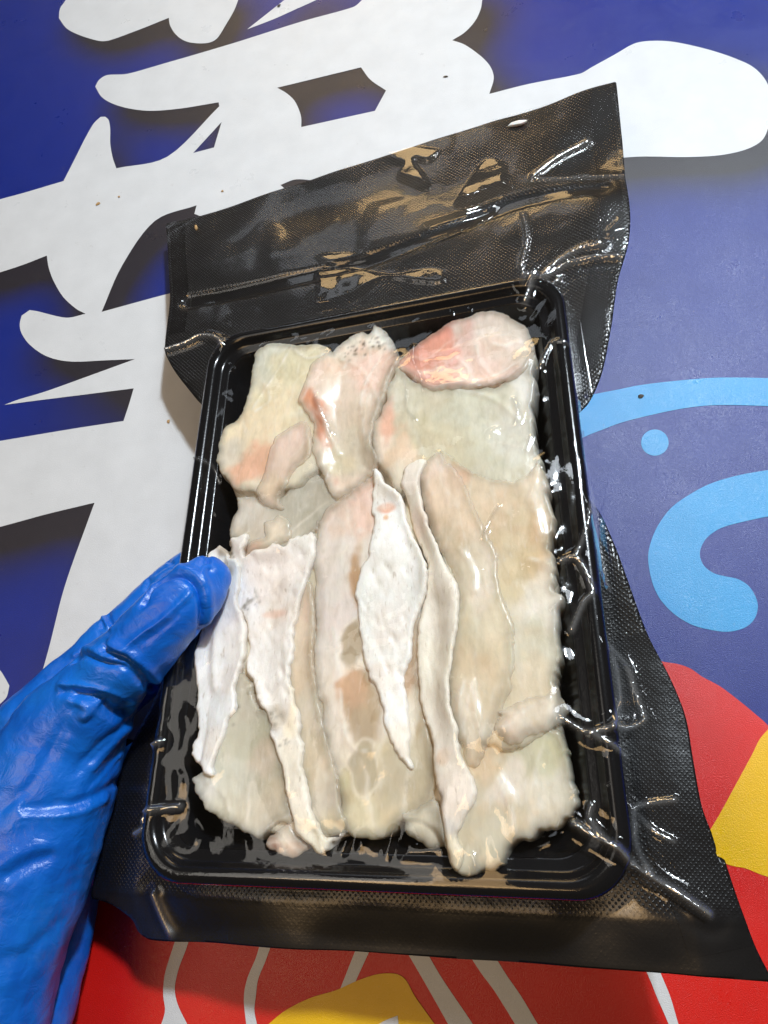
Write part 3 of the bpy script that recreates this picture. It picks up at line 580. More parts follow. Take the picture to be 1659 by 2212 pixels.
fish('broad white skin slice pitted with scale pockets and dark grit specks',
     cr('B', (340, 178), (400, 172), (455, 168), (440, 215), (430, 290), (500, 262), (600, 238), (680, 230), (710, 192), (790, 162), (830, 142), (842, 200), (832, 300), (802, 420), (762, 540), (732, 650), (712, 800), (702, 930), (712, 1060), (742, 1180), (757, 1320), (772, 1450), (792, 1580), (812, 1720), (832, 1830), (860, 1930), (920, 1965), (1005, 1930), (940, 1990), (905, 2045), (850, 2045), (790, 1995), (740, 1950), (710, 1890), (690, 1800), (670, 1700), (650, 1560), (610, 1430), (580, 1300), (550, 1210), (510, 1150), (480, 1070), (450, 980), (440, 900), (455, 820), (440, 760), (420, 660), (385, 600), (345, 580), (340, 480), (350, 380), (330, 290), (345, 230)),
     (228, 220, 212), [('B', 420, 440, (220, 214, 216), .009), ('B', 600, 350, (234, 218, 208), .010), ('B', 640, 720, (232, 216, 202), .010), ('B', 590, 620, (228, 190, 166), .0025, 2, .6, 0), ('B', 560, 900, (230, 222, 214), .010), ('B', 620, 1245, (176, 160, 134), .0030, 1, 1.4, .5), ('B', 430, 560, (150, 138, 122), .0016, 2.2, .5, .7), ('B', 480, 490, (150, 140, 128), .0012, .5, 2, .3), ('B', 700, 1500, (234, 222, 200), .008), ('B', 760, 1750, (238, 226, 204), .008), ('B', 830, 1950, (232, 220, 190), .006), ('B', 320, 260, (150, 132, 104), .0026), ('B', 730, 1150, (238, 222, 190), .004, .5, 3, -.1)],
     .0040, m=M_skin, seed=17, lift=.0030, rough=.0009, pits=150, grit=[('B', 615, 1245, .0016, 10), ('B', 680, 1385, .0010, 4), ('B', 330, 250, .0018, 18), ('B', 450, 545, .0016, 8)], folds=[(cr('B', (700, 560), (680, 800), (690, 1000)), .0008, .002)])
fish('torn narrow white skin slice under the gloved thumb tip',
     cr('B', (190, 270), (240, 232), (275, 215), (310, 260), (330, 300), (400, 330), (395, 450), (375, 560), (412, 620), (432, 700), (422, 850), (402, 950), (382, 1070), (387, 1200), (335, 1238), (302, 1330), (272, 1430), (242, 1510), (252, 1592), (190, 1572), (160, 1522), (120, 1502), (105, 1422), (140, 1342), (152, 1300), (130, 1242), (140, 1132), (140, 1052), (125, 932), (130, 842), (180, 700), (200, 560), (200, 400)),
     (232, 230, 230), [('B', 330, 600, (218, 210, 210), .008), ('B', 200, 1300, (236, 234, 236), .010), ('B', 260, 1400, (228, 218, 208), .005), ('B', 300, 240, (128, 110, 84), .0032), ('B', 340, 380, (150, 134, 114), .002), ('B', 320, 1000, (230, 220, 212), .005), ('B', 380, 800, (236, 232, 228), .006)],
     .0042, m=M_skin, seed=18, lift=.0045, rough=.0010, folds=[(cr('B', (300, 620), (250, 780), (235, 900), (240, 1050)), .0018, .0022), (cr('B', (200, 800), (200, 950), (215, 1100)), -.0010, .002)])
fish('curved white skin strip with smooth wavy edges beside the peach slice',
     cr('C', (310, 195), (345, 152), (395, 132), (420, 150), (400, 190), (384, 240), (392, 320), (412, 400), (442, 480), (482, 560), (522, 650), (572, 720), (586, 800), (577, 940), (552, 1060), (532, 1180), (537, 1270), (562, 1400), (592, 1520), (632, 1610), (657, 1690), (652, 1740), (602, 1830), (565, 1920), (600, 1985), (562, 2078), (522, 2024), (512, 1950), (495, 1850), (478, 1750), (458, 1650), (448, 1550), (428, 1430), (390, 1330), (370, 1200), (360, 1050), (380, 900), (410, 750), (420, 620), (400, 570), (350, 470), (330, 350), (305, 240)),
     (230, 220, 202), [('C', 340, 220, (224, 208, 190), .006), ('C', 380, 420, (228, 206, 188), .006), ('C', 500, 800, (234, 224, 206), .009), ('C', 470, 1100, (232, 222, 200), .009), ('C', 495, 1545, (216, 186, 152), .0024), ('C', 560, 1700, (230, 212, 194), .008), ('C', 470, 1790, (86, 66, 40), .0022, .6, 2.6, -.3), ('C', 520, 1880, (190, 180, 170), .003), ('C', 545, 2010, (226, 212, 176), .006)],
     .0038, m=M_skin, seed=19, lift=.0022, rough=.0006)
fish('bright white leaf shaped skin strip with a small orange stain in mid tray',
     cr('C', (165, 185), (190, 180), (215, 230), (260, 270), (295, 310), (312, 400), (342, 490), (392, 570), (416, 650), (407, 740), (372, 830), (342, 930), (332, 1060), (307, 1150), (310, 1260), (328, 1380), (324, 1460), (320, 1520), (342, 1592), (290, 1562), (250, 1480), (220, 1400), (190, 1300), (160, 1200), (130, 1130), (110, 1050), (100, 960), (85, 850), (70, 740), (90, 650), (130, 580), (150, 500), (162, 400), (150, 370), (155, 280)),
     (238, 236, 232), [('C', 212, 350, (222, 150, 104), .0022, 1.7, .8, 0), ('C', 220, 395, (220, 170, 120), .0010), ('C', 190, 250, (236, 228, 216), .005), ('C', 250, 900, (236, 228, 222), .007), ('C', 200, 1150, (236, 226, 216), .006), ('C', 300, 1450, (234, 224, 208), .006)],
     .0042, m=M_skin, seed=20, lift=.0022, rough=.0008, pits=40)

# ================================================================== VACUUM BAG
bag_px = [('d', -.014, [(395, 472), (700, 378), (1000, 284), (1230, 212), (1331, 183), (1345, 300), (1352, 390), (1361, 460), (1358, 520), (1335, 600), (1320, 700), (1300, 790), (1272, 850), (1240, 885)]),
          ('d', -.021, [(1228, 950), (1235, 1030), (1290, 1095), (1330, 1180), (1360, 1260), (1400, 1365), (1450, 1460), (1484, 1545), (1500, 1640), (1518, 1740), (1540, 1800), (1552, 1838), (1545, 1850), (1568, 1855), (1600, 1950), (1640, 2050), (1690, 2140), (1560, 2122), (1400, 2110), (1200, 2098), (1000, 2085), (800, 2068), (600, 2055), (440, 2045), (290, 2040), (262, 2022), (255, 1995), (215, 1960), (165, 1945), (200, 1830), (230, 1750), (250, 1650), (330, 1500), (390, 1350), (440, 1150), (460, 1000)]),
          ('d', -.014, [(455, 900), (420, 858), (375, 800), (355, 760), (356, 735), (366, 640), (362, 560), (358, 482)])]
bag_poly = np.array([on_pack(p_, z) for k, z, pl in bag_px for p_ in pl])
bag_poly = resample(soft_corners(bag_poly, 45), .0012)
X, Y = HGX, HGY
TD = tray_d(X, Y)
SH = -.0235 + .0095 * (1 / (1 + np.exp(-(Y - .07) / .018)))        # back sheet: under the tray, rising behind the far rim
SH = SH + .0010 * fbm(X, Y, 31, 22, 2) + np.clip((Y - .115) / .05, 0, 1) * (.0014 * fbm(X, Y, 33, 20, 2) + .0022 * np.exp(-((X - .10) / .014) ** 2) * np.sin((Y - .12) * 70))
SH = SH + np.clip((-.08 - Y) / .05, 0, 1) * (.0020 * fbm(X, Y, 35, 30, 2))
SH = SH - .30 * np.maximum(0, -.118 - Y) * (1 + .35 * vnoise(X, Y, 37, 22))
SH = SH - .0035 * np.clip((np.abs(X) - .095) / .03, 0, 1) * (Y < .1)
def line_d(k, pts, z, Xf, Yf):
    q = np.array([on_pack(p_, z) for p_ in cr(k, *pts)]); d, _ = nearest(catmull(q, 3, False), np.stack([Xf.ravel(), Yf.ravel()], 1), False)
    return d.reshape(Xf.shape)
# the smooth heat-seal band across the flap is pressed in
seal_l = [(408, 652), (560, 622), (760, 575), (940, 510), (1100, 440), (1200, 420), (1300, 410)]
sd = line_d('d', seal_l, -.014, X, Y)
SH = SH - .0016 / (1 + np.exp((sd - .0042) / .0004)) * (Y > .11)
flapm = np.clip((Y - .118) / .01, 0, 1)
obs = SH + .0006 + flapm * (.0011 * np.clip(fbm(X, Y, 41, 30, 3), -.3, 1))
# loose film pockets, outlined and slanted to mirror the warm lamps as gold
pocket = [cr('r2', (440, 680), (500, 690), (525, 730), (520, 790), (550, 800), (470, 830), (370, 880), (310, 890), (350, 810), (390, 740)), cr('r2', (165, 990), (230, 950), (350, 910), (440, 870), (540, 830), (480, 890), (440, 930), (330, 985), (200, 1020)),
          cr('g3', (560, 290), (600, 275), (680, 265), (760, 290), (840, 300), (900, 280), (980, 275), (1000, 325), (900, 320), (820, 310), (760, 330), (700, 370), (620, 410), (565, 415), (580, 350)), cr('g3', (570, 240), (620, 225), (690, 220), (745, 235), (680, 255), (620, 262)),
          cr('r2', (0, 665), (100, 630), (200, 640), (240, 655), (190, 700), (130, 690), (170, 760), (190, 810), (120, 790), (60, 760), (80, 710), (30, 690)), cr('r2', (945, 1035), (1000, 970), (1030, 930), (1060, 960), (1055, 1010))]
HP = np.stack([X.ravel(), Y.ravel()], 1); POCK = np.zeros_like(X); POCKM = np.zeros_like(X)
for pl in pocket:
    q = catmull(np.array([on_pack(p_, -.0135) for p_ in pl]), 4); c = q.mean(0)
    mk = blur(inside(q, HP).reshape(X.shape).astype(float), 1, 1)
    zz = -.046 * (X - c[0]) - .150 * (Y - c[1]); POCK += mk * (zz - (zz[mk > .5].min() if (mk > .5).any() else 0) + .0002); POCKM = np.maximum(POCKM, mk)
for pl in (cr('c4', (280, 550), (340, 480), (430, 450), (560, 370), (610, 310), (655, 345), (610, 390), (590, 450), (540, 520), (450, 565), (350, 565)), cr('C', (10, 2010), (60, 1910), (75, 1915), (40, 2015)), cr('C', (100, 2000), (130, 1900), (140, 1905), (115, 2005)),
           cr('C', (330, 1960), (350, 1900), (380, 1950), (480, 1960), (505, 2045), (470, 2020), (380, 2035), (300, 2030)), cr('C', (230, 2030), (262, 1890), (285, 1880), (250, 2035)), cr('c7', (905, 1195), (945, 1240), (960, 1310), (930, 1370), (885, 1410), (915, 1340), (920, 1260))):
    q = catmull(np.array([on_pack(p_, -.004) for p_ in pl]), 4); c = q.mean(0)
    mk = blur(inside(q, HP).reshape(X.shape).astype(float), 1, 1)
    zz = -.012 * (X - c[0]) + .146 * (Y - c[1]); POCK += mk * (zz - (zz[mk > .5].min() if (mk > .5).any() else 0) + .0001)
for k, gx_, gy_, ra_, rb_, ro_ in (('A', 1250, 605, .0042, .0024, .2), ('A', 1338, 535, .0018, .0046, .1), ('C', 857, 388, .0020, .0017, 0), ('C', 908, 646, .0026, .0013, -.2), ('A', 562, 560, .0014, .0052, .35), ('A', 618, 750, .0014, .0016, 0), ('C', 660, 2030, .0012, .0026, 0), ('B', 228, 825, .0014, .0050, -.2), ('C', 1010, 1560, .0022, .0010, .3)):  # film bumps shaped to mirror the key lamp as glints
    px_ = cr(k, (gx_, gy_))[0]; c = on_pack(px_, .001); P3 = pk2w([*c, .002]); hf_ = nrm(nrm(CAMW - P3) + nrm(KEY - P3)); hl = PKn[:3, :3].T @ hf_
    sa_, sb_ = -hl[0] / hl[2], -hl[1] / hl[2]; ex = (X - c[0]) * math.cos(ro_) + (Y - c[1]) * math.sin(ro_); ey = -(X - c[0]) * math.sin(ro_) + (Y - c[1]) * math.cos(ro_)
    rr = np.hypot(ex / ra_, ey / rb_); mk = 1 / (1 + np.exp(np.clip((rr - 1) * 9, -40, 40)))
    zz = sa_ * (X - c[0]) + sb_ * (Y - c[1]); POCK += mk * np.maximum(zz + max(ra_, rb_) * .35 * math.hypot(sa_, sb_), 0) * .9
trayz = np.interp(TD, TP[:, 0], TP[:, 1]); obs = np.where(TD > -1e-4, np.maximum(obs, trayz + .0003), obs)
obs = np.where(TD > .004, np.maximum(obs, PILE + .0004), obs)
Zf = np.where(TD > 0, .009, np.maximum(obs, .004 + TD * 1.2))
for it in range(760):
    A_ = (np.roll(Zf, 1, 0) + np.roll(Zf, -1, 0) + np.roll(Zf, 1, 1) + np.roll(Zf, -1, 1)) / 4
    Zf = np.maximum(obs, A_ - DS * DS * np.where(TD > 0, 450 if it < 300 else 3, 300 if it < 400 else 200))
# creases where the film gathers
ridges = [('c4', -.006, .0040, .0011, [(660, 325), (760, 390), (880, 455), (1000, 580), (1200, 700), (1390, 830)]), ('c4', -.012, .0030, .0009, [(960, 260), (965, 400), (1000, 500), (1060, 600)]), ('c4', -.012, .0020, .0009, [(970, 240), (1050, 215), (1140, 205), (1190, 195)]),
          ('c4', -.014, .0018, .0007, [(975, 270), (1080, 370), (1180, 420)]), ('c4', -.005, .0020, .0008, [(740, 230), (730, 300), (800, 390), (880, 440)]),
          ('c6', -.004, .0026, .0008, [(255, 820), (400, 910), (550, 970), (690, 1060)]), ('c6', -.008, .0028, .0008, [(450, 930), (600, 890), (720, 850), (830, 785)]), ('c6', -.008, .0028, .0009, [(590, 345), (635, 520), (650, 700), (605, 890)]),
          ('c6', -.014, .0024, .0010, [(590, 350), (700, 420), (760, 600), (825, 785)]), ('c2', -.004, .0026, .0009, [(65, 1950), (140, 1770), (200, 1690), (110, 1490), (0, 1500)]), ('c2', -.004, .0022, .0008, [(100, 1450), (170, 1250), (200, 1000), (160, 820)]),
          ('c2', -.010, .0026, .0010, [(205, 1130), (230, 1350), (270, 1540), (300, 1620)]), ('c5', -.002, .0040, .0010, [(480, 360), (540, 210), (640, 60)]), ('c5', -.002, .0032, .0008, [(450, 190), (520, 170), (640, 60), (740, -20)]),
          ('r2', -.010, .0036, .0010, [(610, 1300), (660, 1200), (740, 1120), (850, 1060), (940, 1045)]), ('r2', -.012, .0030, .0010, [(690, 1195), (800, 1130), (920, 1105), (1045, 1100)]), ('r2', -.012, .0016, .0016, [(640, 760), (780, 755), (900, 745), (1050, 750)]),
          ('r2', -.013, .0020, .0018, [(650, 750), (760, 660), (880, 590)]), ('r2', -.013, .0012, .0012, [(600, 920), (620, 1020), (590, 1150)]),
          ('c1', -.012, .0032, .0011, [(885, 262), (1000, 225), (1070, 190), (1150, 195), (1210, 250)]), ('c1', -.008, .0022, .0009, [(1180, 175), (1200, 230), (1240, 300)]), ('c7', -.005, .0018, .0012, [(600, 1145), (730, 1122), (850, 1110)]),
          ('c7', -.012, .0030, .0012, [(400, 1290), (500, 1240), (620, 1180)]), ('c7', -.010, .0028, .0012, [(440, 1200), (500, 1100), (560, 980), (600, 700)]), ('c7', -.003, .0026, .0009, [(598, 545), (625, 640), (640, 710), (720, 690)]), ('c7', -.014, .0022, .0014, [(540, 1700), (570, 1850), (610, 1980)]),
          ('c1', -.003, .0013, .0005, [(1015, 850), (1100, 880), (1170, 920), (1190, 990)]), ('c5', -.003, .0013, .0005, [(610, 950), (660, 800), (740, 700), (870, 740)]),
          ('A', -.002, .0012, .0006, [(912, 262), (915, 330), (945, 400), (955, 450)]), ('A', -.002, .0011, .0006, [(855, 370), (885, 440), (885, 520), (925, 572)]), ('A', -.002, .0016, .0009, [(530, 490), (560, 560), (590, 630)]), ('A', -.002, .0014, .0012, [(1318, 490), (1335, 545), (1325, 585)]), ('C', -.002, .0012, .0010, [(655, 2000), (665, 2050)]), ('A', -.002, .0010, .0006, [(1365, 700), (1385, 640)]), ('A', -.002, .0012, .0006, [(1195, 1050), (1230, 970), (1260, 920)])]
Zf = Zf + POCK
for k, z, h, wd_, pts in ridges:
    d_ = line_d(k, pts, z, X, Y); Zf = Zf + h * 1.0 * np.exp(-(d_ / (wd_ * .85)) ** 1.3) + (h * .18 * np.sin(d_ / .0011) * np.exp(-d_ / .004) if h > .002 else 0)
# gathers along the inner wall and small pleats between fish and rim
gap = np.exp(-((TD - .013) / .0028) ** 2) * (TD > 0)
sper = np.where(np.abs(X) / (TW / 2) > np.abs(Y) / (TL / 2), Y, X)
Zf = Zf + gap * (.0007 * np.abs(np.sin(sper * 170 + 2.2 * vnoise(X, Y, 61, 40) + (TD - .013) * 90)) ** 6)
dm = np.clip((vnoise(X, Y, 71, 55) - .35) / .4, 0, 1)
Zf = Zf + (TD > .012) * (.00010 * fbm(X, Y, 65, 120, 2) + dm * .00030 * np.abs(fbm(X, Y, 66, 170, 2)))
FOLD = np.zeros_like(X)
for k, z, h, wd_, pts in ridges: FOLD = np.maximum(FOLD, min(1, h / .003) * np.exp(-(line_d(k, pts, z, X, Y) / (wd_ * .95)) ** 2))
Zf = np.where(TD > -1e-4, np.maximum(Zf, np.maximum(trayz, PILE) + .00025), np.maximum(Zf, SH + .0004))

M_film, nt, p = mat('clear_film')
nt.nodes.remove(p); out = nt.nodes['Material Output']
tr = N(nt, 'ShaderNodeBsdfTransparent'); tr.inputs[0].default_value = (.97, .97, .97, 1)
gl = N(nt, 'ShaderNodeBsdfGlossy'); ma = N(nt, 'ShaderNodeAttribute'); ma.attribute_name = 'matte'; L(nt, math_(nt, 'ADD', math_(nt, 'MULTIPLY', ma.outputs['Fac'], .36), .06), gl.inputs['Roughness']); gl.inputs['Color'].default_value = (1, 1, 1, 1)
fr = N(nt, 'ShaderNodeLayerWeight'); fr.inputs['Blend'].default_value = .5
tco = nt.nodes.new('ShaderNodeTexCoord').outputs['Object']; sx = N(nt, 'ShaderNodeSeparateXYZ'); L(nt, tco, sx.inputs[0])
wa = math_(nt, 'SINE', math_(nt, 'MULTIPLY', sx.outputs[0], 2 * math.pi / .0019)); wb = math_(nt, 'SINE', math_(nt, 'MULTIPLY', sx.outputs[1], 2 * math.pi / .0019))
ea = N(nt, 'ShaderNodeAttribute'); ea.attribute_name = 'emboss'
dots = math_(nt, 'MULTIPLY', math_(nt, 'POWER', math_(nt, 'MULTIPLY', math_(nt, 'ADD', math_(nt, 'MULTIPLY', wa, wb), 1.0), .5), 5.0), ea.outputs['Fac'])
nm = bump(nt, dots, .22, .0005, bump(nt, tex(nt, 260, 3, .5), .12, .0006))
L(nt, nm, gl.inputs['Normal'])
L(nt, nm, fr.inputs['Normal'])
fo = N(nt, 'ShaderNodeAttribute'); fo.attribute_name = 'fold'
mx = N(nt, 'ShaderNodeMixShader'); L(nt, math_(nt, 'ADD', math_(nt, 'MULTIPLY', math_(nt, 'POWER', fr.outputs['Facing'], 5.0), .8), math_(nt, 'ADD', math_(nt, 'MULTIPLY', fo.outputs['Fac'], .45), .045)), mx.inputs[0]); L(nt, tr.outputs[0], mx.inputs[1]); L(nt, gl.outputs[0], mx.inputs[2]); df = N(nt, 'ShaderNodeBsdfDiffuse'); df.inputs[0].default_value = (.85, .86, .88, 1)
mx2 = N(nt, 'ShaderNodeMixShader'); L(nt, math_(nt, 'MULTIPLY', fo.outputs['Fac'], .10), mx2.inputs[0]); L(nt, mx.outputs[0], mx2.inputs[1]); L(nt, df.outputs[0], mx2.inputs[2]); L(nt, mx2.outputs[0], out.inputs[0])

def black_film(name, emboss, rough, pitch=.0019):
    m, nt, p = mat(name)
    p.inputs['Base Color'].default_value = (.0075, .007, .0075, 1); p.inputs['Roughness'].default_value = rough
    tc = nt.nodes.new('ShaderNodeTexCoord').outputs['Object']
    sx = N(nt, 'ShaderNodeSeparateXYZ'); L(nt, tc, sx.inputs[0])
    a = math_(nt, 'SINE', math_(nt, 'MULTIPLY', sx.outputs[0], 2 * math.pi / pitch)); b = math_(nt, 'SINE', math_(nt, 'MULTIPLY', sx.outputs[1], 2 * math.pi / pitch))
    dots = math_(nt, 'POWER', math_(nt, 'MULTIPLY', math_(nt, 'ADD', math_(nt, 'MULTIPLY', a, b), 1.0), .5), 5.0)
    yy = math_(nt, 'MULTIPLY', math_(nt, 'ADD', sx.outputs[1], .118), 200.0); yc = N(nt, 'ShaderNodeClamp'); L(nt, yy, yc.inputs[0])
    yf = N(nt, 'ShaderNodeClamp'); L(nt, math_(nt, 'MULTIPLY', math_(nt, 'SUBTRACT', sx.outputs[1], .10), 80.0), yf.inputs[0])
    dots = math_(nt, 'MULTIPLY', dots, math_(nt, 'ADD', math_(nt, 'MULTIPLY', yc.outputs[0], .35), math_(nt, 'ADD', math_(nt, 'MULTIPLY', yf.outputs[0], .6), .05)))
    n1 = bump(nt, dots, emboss, .0005); n2 = bump(nt, tex(nt, 160, 4, .6), .25, .0012, n1)
    L(nt, n2, p.inputs['Normal']); p.inputs['Specular IOR Level'].default_value = .55
    return m
M_back = black_film('black_embossed_film', .9, .28); M_seal = black_film('black_seal_film', .35, .34, .0015); M_seal.node_tree.nodes['Principled BSDF'].inputs['Specular IOR Level'].default_value = .25
bag = tag(empty('vacuum_bag', PK), 'clear fronted vacuum bag with black embossed back sealed round the tray', 'bag')
Vb, Fb, BEb, bvb = grid_fill(bag_poly, .0012)
zb = samp(SH, Vb); nvb = len(Vb)
VV = np.vstack([np.c_[Vb, zb], np.c_[Vb, zb - .0003]])
mesh_obj('back_film', VV, [tuple(f) for f in Fb] + [tuple(q + nvb for q in f[::-1]) for f in Fb] + [(b, a, a + nvb, b + nvb) for a, b in BEb], M_back, bag)
# front film: everything inside the bag outline or over the tray
ins = inside(bag_poly, np.stack([X.ravel(), Y.ravel()], 1)).reshape(X.shape) | (TD > -.0012)
cell = ins[:-1, :-1] & ins[1:, :-1] & ins[1:, 1:] & ins[:-1, 1:]
I, J = np.nonzero(cell); nyy = X.shape[1]; idx = lambda i, j: i * nyy + j
F = np.stack([idx(I, J), idx(I + 1, J), idx(I + 1, J + 1), idx(I, J + 1)], 1)
used, inv = np.unique(F, return_inverse=True)
VF = np.stack([X.ravel()[used], Y.ravel()[used], Zf.ravel()[used]], 1)
cf = mesh_obj('clear_film', VF, inv.reshape(F.shape), M_film, bag)
at = cf.data.attributes.new('emboss', 'FLOAT', 'POINT'); at.data.foreach_set('value', (np.clip(-TD / .006 - .3, 0, 1) * (.35 + .65 * np.clip((Y - .1) / .02, 0, 1)) * np.clip((Y + .116) / .006, .08, 1) * np.where(sd < .0044, .1, 1) * (1 - POCKM)).ravel()[used].astype(np.float32))
at = cf.data.attributes.new('matte', 'FLOAT', 'POINT'); at.data.foreach_set('value', (np.clip((-.114 - Y) / .006, 0, 1) * (TD < 0)).ravel()[used].astype(np.float32))
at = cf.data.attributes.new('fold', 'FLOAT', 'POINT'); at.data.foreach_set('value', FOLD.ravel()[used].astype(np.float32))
def strip(name, px, z, width, m, side=0):
    q = resample(catmull(np.array([on_pack(p_, z) for p_ in px]), 5, False), .001, False)
    t = np.gradient(q, axis=0); t /= np.linalg.norm(t, axis=1)[:, None]; nn = np.stack([-t[:, 1], t[:, 0]], 1)
    V, F = [], []; K = 7
    for i in range(len(q)):
        for j in range(K):
            f = (j / (K - 1) - (.5 if side == 0 else 0)) * width * (1 if side >= 0 else -1)
            e = q[i] + nn[i] * f; V.append((*e, 0))
    V = np.array(V); V[:, 2] = samp(SH, V[:, :2]) + .00022
    n = len(V); V2 = V.copy(); V2[:, 2] -= .0002
    for i in range(len(q) - 1):
        for j in range(K - 1):
            a = i * K + j; F.append((a, a + 1, a + K + 1, a + K) if side < 0 else (a, a + K, a + K + 1, a + 1))
    F += [tuple(x + n for x in f[::-1]) for f in F]
    return mesh_obj(name, np.vstack([V, V2]), F, m, bag)
strip('seal_band', seal_l, -.014, .0082, M_seal)
strip('side_seal', [(1318, 192), (1332, 300), (1340, 390), (1348, 460), (1345, 520), (1322, 600), (1306, 700), (1288, 785)], -.014, .010, M_seal, -1)
strip('side_seal', [(366, 490), (368, 560), (373, 640), (364, 725)], -.014, .009, M_seal, 1)
strip('side_seal', [(1392, 1365), (1442, 1460), (1476, 1545), (1492, 1640), (1510, 1740), (1540, 1830), (1592, 1950), (1630, 2050)], -.0255, .018, M_seal, -1)

# ================================================================== GLOVED HAND
M_glove, nt, p = mat('blue_nitrile')
tc = nt.nodes.new('ShaderNodeTexCoord').outputs['Object']
col = mixc(nt, ramp(nt, tex(nt, 30, 4, .6, tc), [(.35, (0, 0, 0)), (.7, (1, 1, 1))]), lin((5, 88, 188)), lin((18, 114, 212)))
chalk = ramp(nt, tex(nt, 70, 5, .65, tc), [(.56, (0, 0, 0)), (.76, (.22, .22, .22))])
col = mixc(nt, chalk, col, lin((110, 150, 225)))
L(nt, col, p.inputs['Base Color']); p.inputs['Roughness'].default_value = .33; p.inputs['Specular IOR Level'].default_value = .6
p.inputs['Subsurface Weight'].default_value = .05; p.inputs['Subsurface Scale'].default_value = .002
nm = bump(nt, tex(nt, 2200, 3, .6, tc), .25, .00025); nm = bump(nt, tex(nt, 150, 4, .55, tc, 1.2), .35, .0016, nm)
L(nt, nm, p.inputs['Normal'])
def tube(path, bm_v, bm_f, seg=20):
    """path: list of (centre, radius across, radius in depth)"""
    Cn = np.array([q[0] for q in path]); ra = np.array([q[1] for q in path]); rb = np.array([q[2] for q in path])
    pts = np.c_[Cn, ra, rb]; fine = catmull(pts, 6, False)
    Cn, ra, rb = fine[:, :3], fine[:, 3], fine[:, 4]
    T = np.gradient(Cn, axis=0); T /= np.linalg.norm(T, axis=1)[:, None]
    up = RW @ np.array([0, 0, 1.0])
    rings = []
    def ring(c, t, a, b):
        s = np.cross(t, up); s /= np.linalg.norm(s); n = np.cross(s, t)
        base = len(bm_v)
        for k in range(seg):
            th = 2 * math.pi * k / seg; bm_v.append(c + s * a * math.cos(th) + n * b * math.sin(th))
        rings.append(base)
    r0 = (ra[0] + rb[0]) / 2
    for a in (80, 60, 35, 15): ring(Cn[0] - T[0] * r0 * math.sin(math.radians(a)), T[0], ra[0] * math.cos(math.radians(a)), rb[0] * math.cos(math.radians(a)))
    for i in range(len(Cn)): ring(Cn[i], T[i], ra[i], rb[i])
    r0 = (ra[-1] + rb[-1]) / 2
    for a in (15, 35, 60, 80): ring(Cn[-1] + T[-1] * r0 * math.sin(math.radians(a)), T[-1], ra[-1] * math.cos(math.radians(a)), rb[-1] * math.cos(math.radians(a)))
    for a, b in zip(rings, rings[1:]):
        for k in range(seg): bm_f.append((a + k, a + (k + 1) % seg, b + (k + 1) % seg, b + k))
    bm_f.append(tuple(rings[0] + k for k in range(seg))[::-1]); bm_f.append(tuple(rings[-1] + k for k in range(seg)))
hv, hf = [], []
H_ = lambda px, py, z, a, b=None: (pk2w([*on_pack((px, py), z), z]), a, b or a)
D_ = lambda px, py, d, a, b=None: (at_depth((px, py), d), a, b or a)
# thumb over the rim, thenar, wrist
tube([H_(452, 1243, .0085, .0088, .0062), H_(425, 1275, .0100, .0114, .0085), H_(380, 1318, .0110, .0125, .0105), H_(330, 1368, .0105, .0130, .0115), H_(285, 1418, .008, .0132, .0125), H_(240, 1460, .004, .0140, .0140)], hv, hf)
tube([H_(255, 1450, .004, .0140, .0140), H_(205, 1508, .001, .0165, .0165), H_(150, 1590, -.004, .0225, .019), H_(105, 1690, -.006, .0255, .021), H_(70, 1810, -.008, .0255, .022), H_(25, 1950, -.010, .0245, .022), H_(-20, 2100, -.012, .0235, .022), H_(-60, 2290, -.014, .0235, .022), H_(-90, 2450, -.016, .025, .022)], hv, hf)
# palm behind the pack
tube([H_(120, 1560, -.026, .018, .014), H_(60, 1700, -.032, .026, .016), H_(20, 1850, -.036, .028, .017), H_(-10, 2050, -.034, .028, .019), H_(-60, 2290, -.026, .028, .022), H_(-90, 2450, -.022, .028, .022)], hv, hf)
tube([H_(150, 1650, -.040, .014, .011), H_(140, 1850, -.045, .015, .012), H_(110, 2030, -.044, .016, .014), H_(50, 2200, -.036, .018, .016), H_(0, 2350, -.030, .020, .018)], hv, hf)
# index along the back of the tray, its side showing past the thumb
tube([H_(60, 1560, -.024, .0130), H_(140, 1478, -.027, .0110), H_(235, 1385, -.031, .0098), H_(320, 1305, -.0345, .0092), H_(400, 1235, -.0365, .0088), H_(500, 1180, -.0365, .0084), H_(590, 1150, -.0355, .0078)], hv, hf)
for (a, b, c) in (((130, 1640), (330, 1450), (620, 1330)), ((130, 1760), (350, 1620), (620, 1520)), ((130, 1880), (340, 1790), (540, 1710))):
    tube([H_(*a, -.040, .0110), H_((a[0] + b[0]) / 2, (a[1] + b[1]) / 2, -.0395, .0098), H_(*b, -.038, .0092), H_((b[0] + c[0]) / 2, (b[1] + c[1]) / 2, -.037, .0088), H_(*c, -.036, .0080)], hv, hf)
tmp = mesh_obj('tmp_hand', hv, hf, None)
md = tmp.modifiers.new('r', 'REMESH'); md.mode = 'VOXEL'; md.voxel_size = .0010
ms = tmp.modifiers.new('s', 'SMOOTH'); ms.factor = .5; ms.iterations = 9
dg = bpy.context.evaluated_depsgraph_get(); ev = tmp.evaluated_get(dg); hm = bpy.data.meshes.new_from_object(ev)
bpy.data.objects.remove(tmp)
nvh = len(hm.vertices); HV = np.zeros(nvh * 3, np.float32); hm.vertices.foreach_get('co', HV); HV = HV.reshape(-1, 3).astype(float)
def refresh():
    hm.vertices.foreach_set('co', HV.astype(np.float32).ravel()); hm.update()
    n = np.zeros(nvh * 3, np.float32); hm.vertices.foreach_get('normal', n); return n.reshape(-1, 3).astype(float)
HN = refresh()
bvh = BVHTree.FromPolygons([tuple(v) for v in HV], [tuple(p_.vertices) for p_ in hm.polygons])
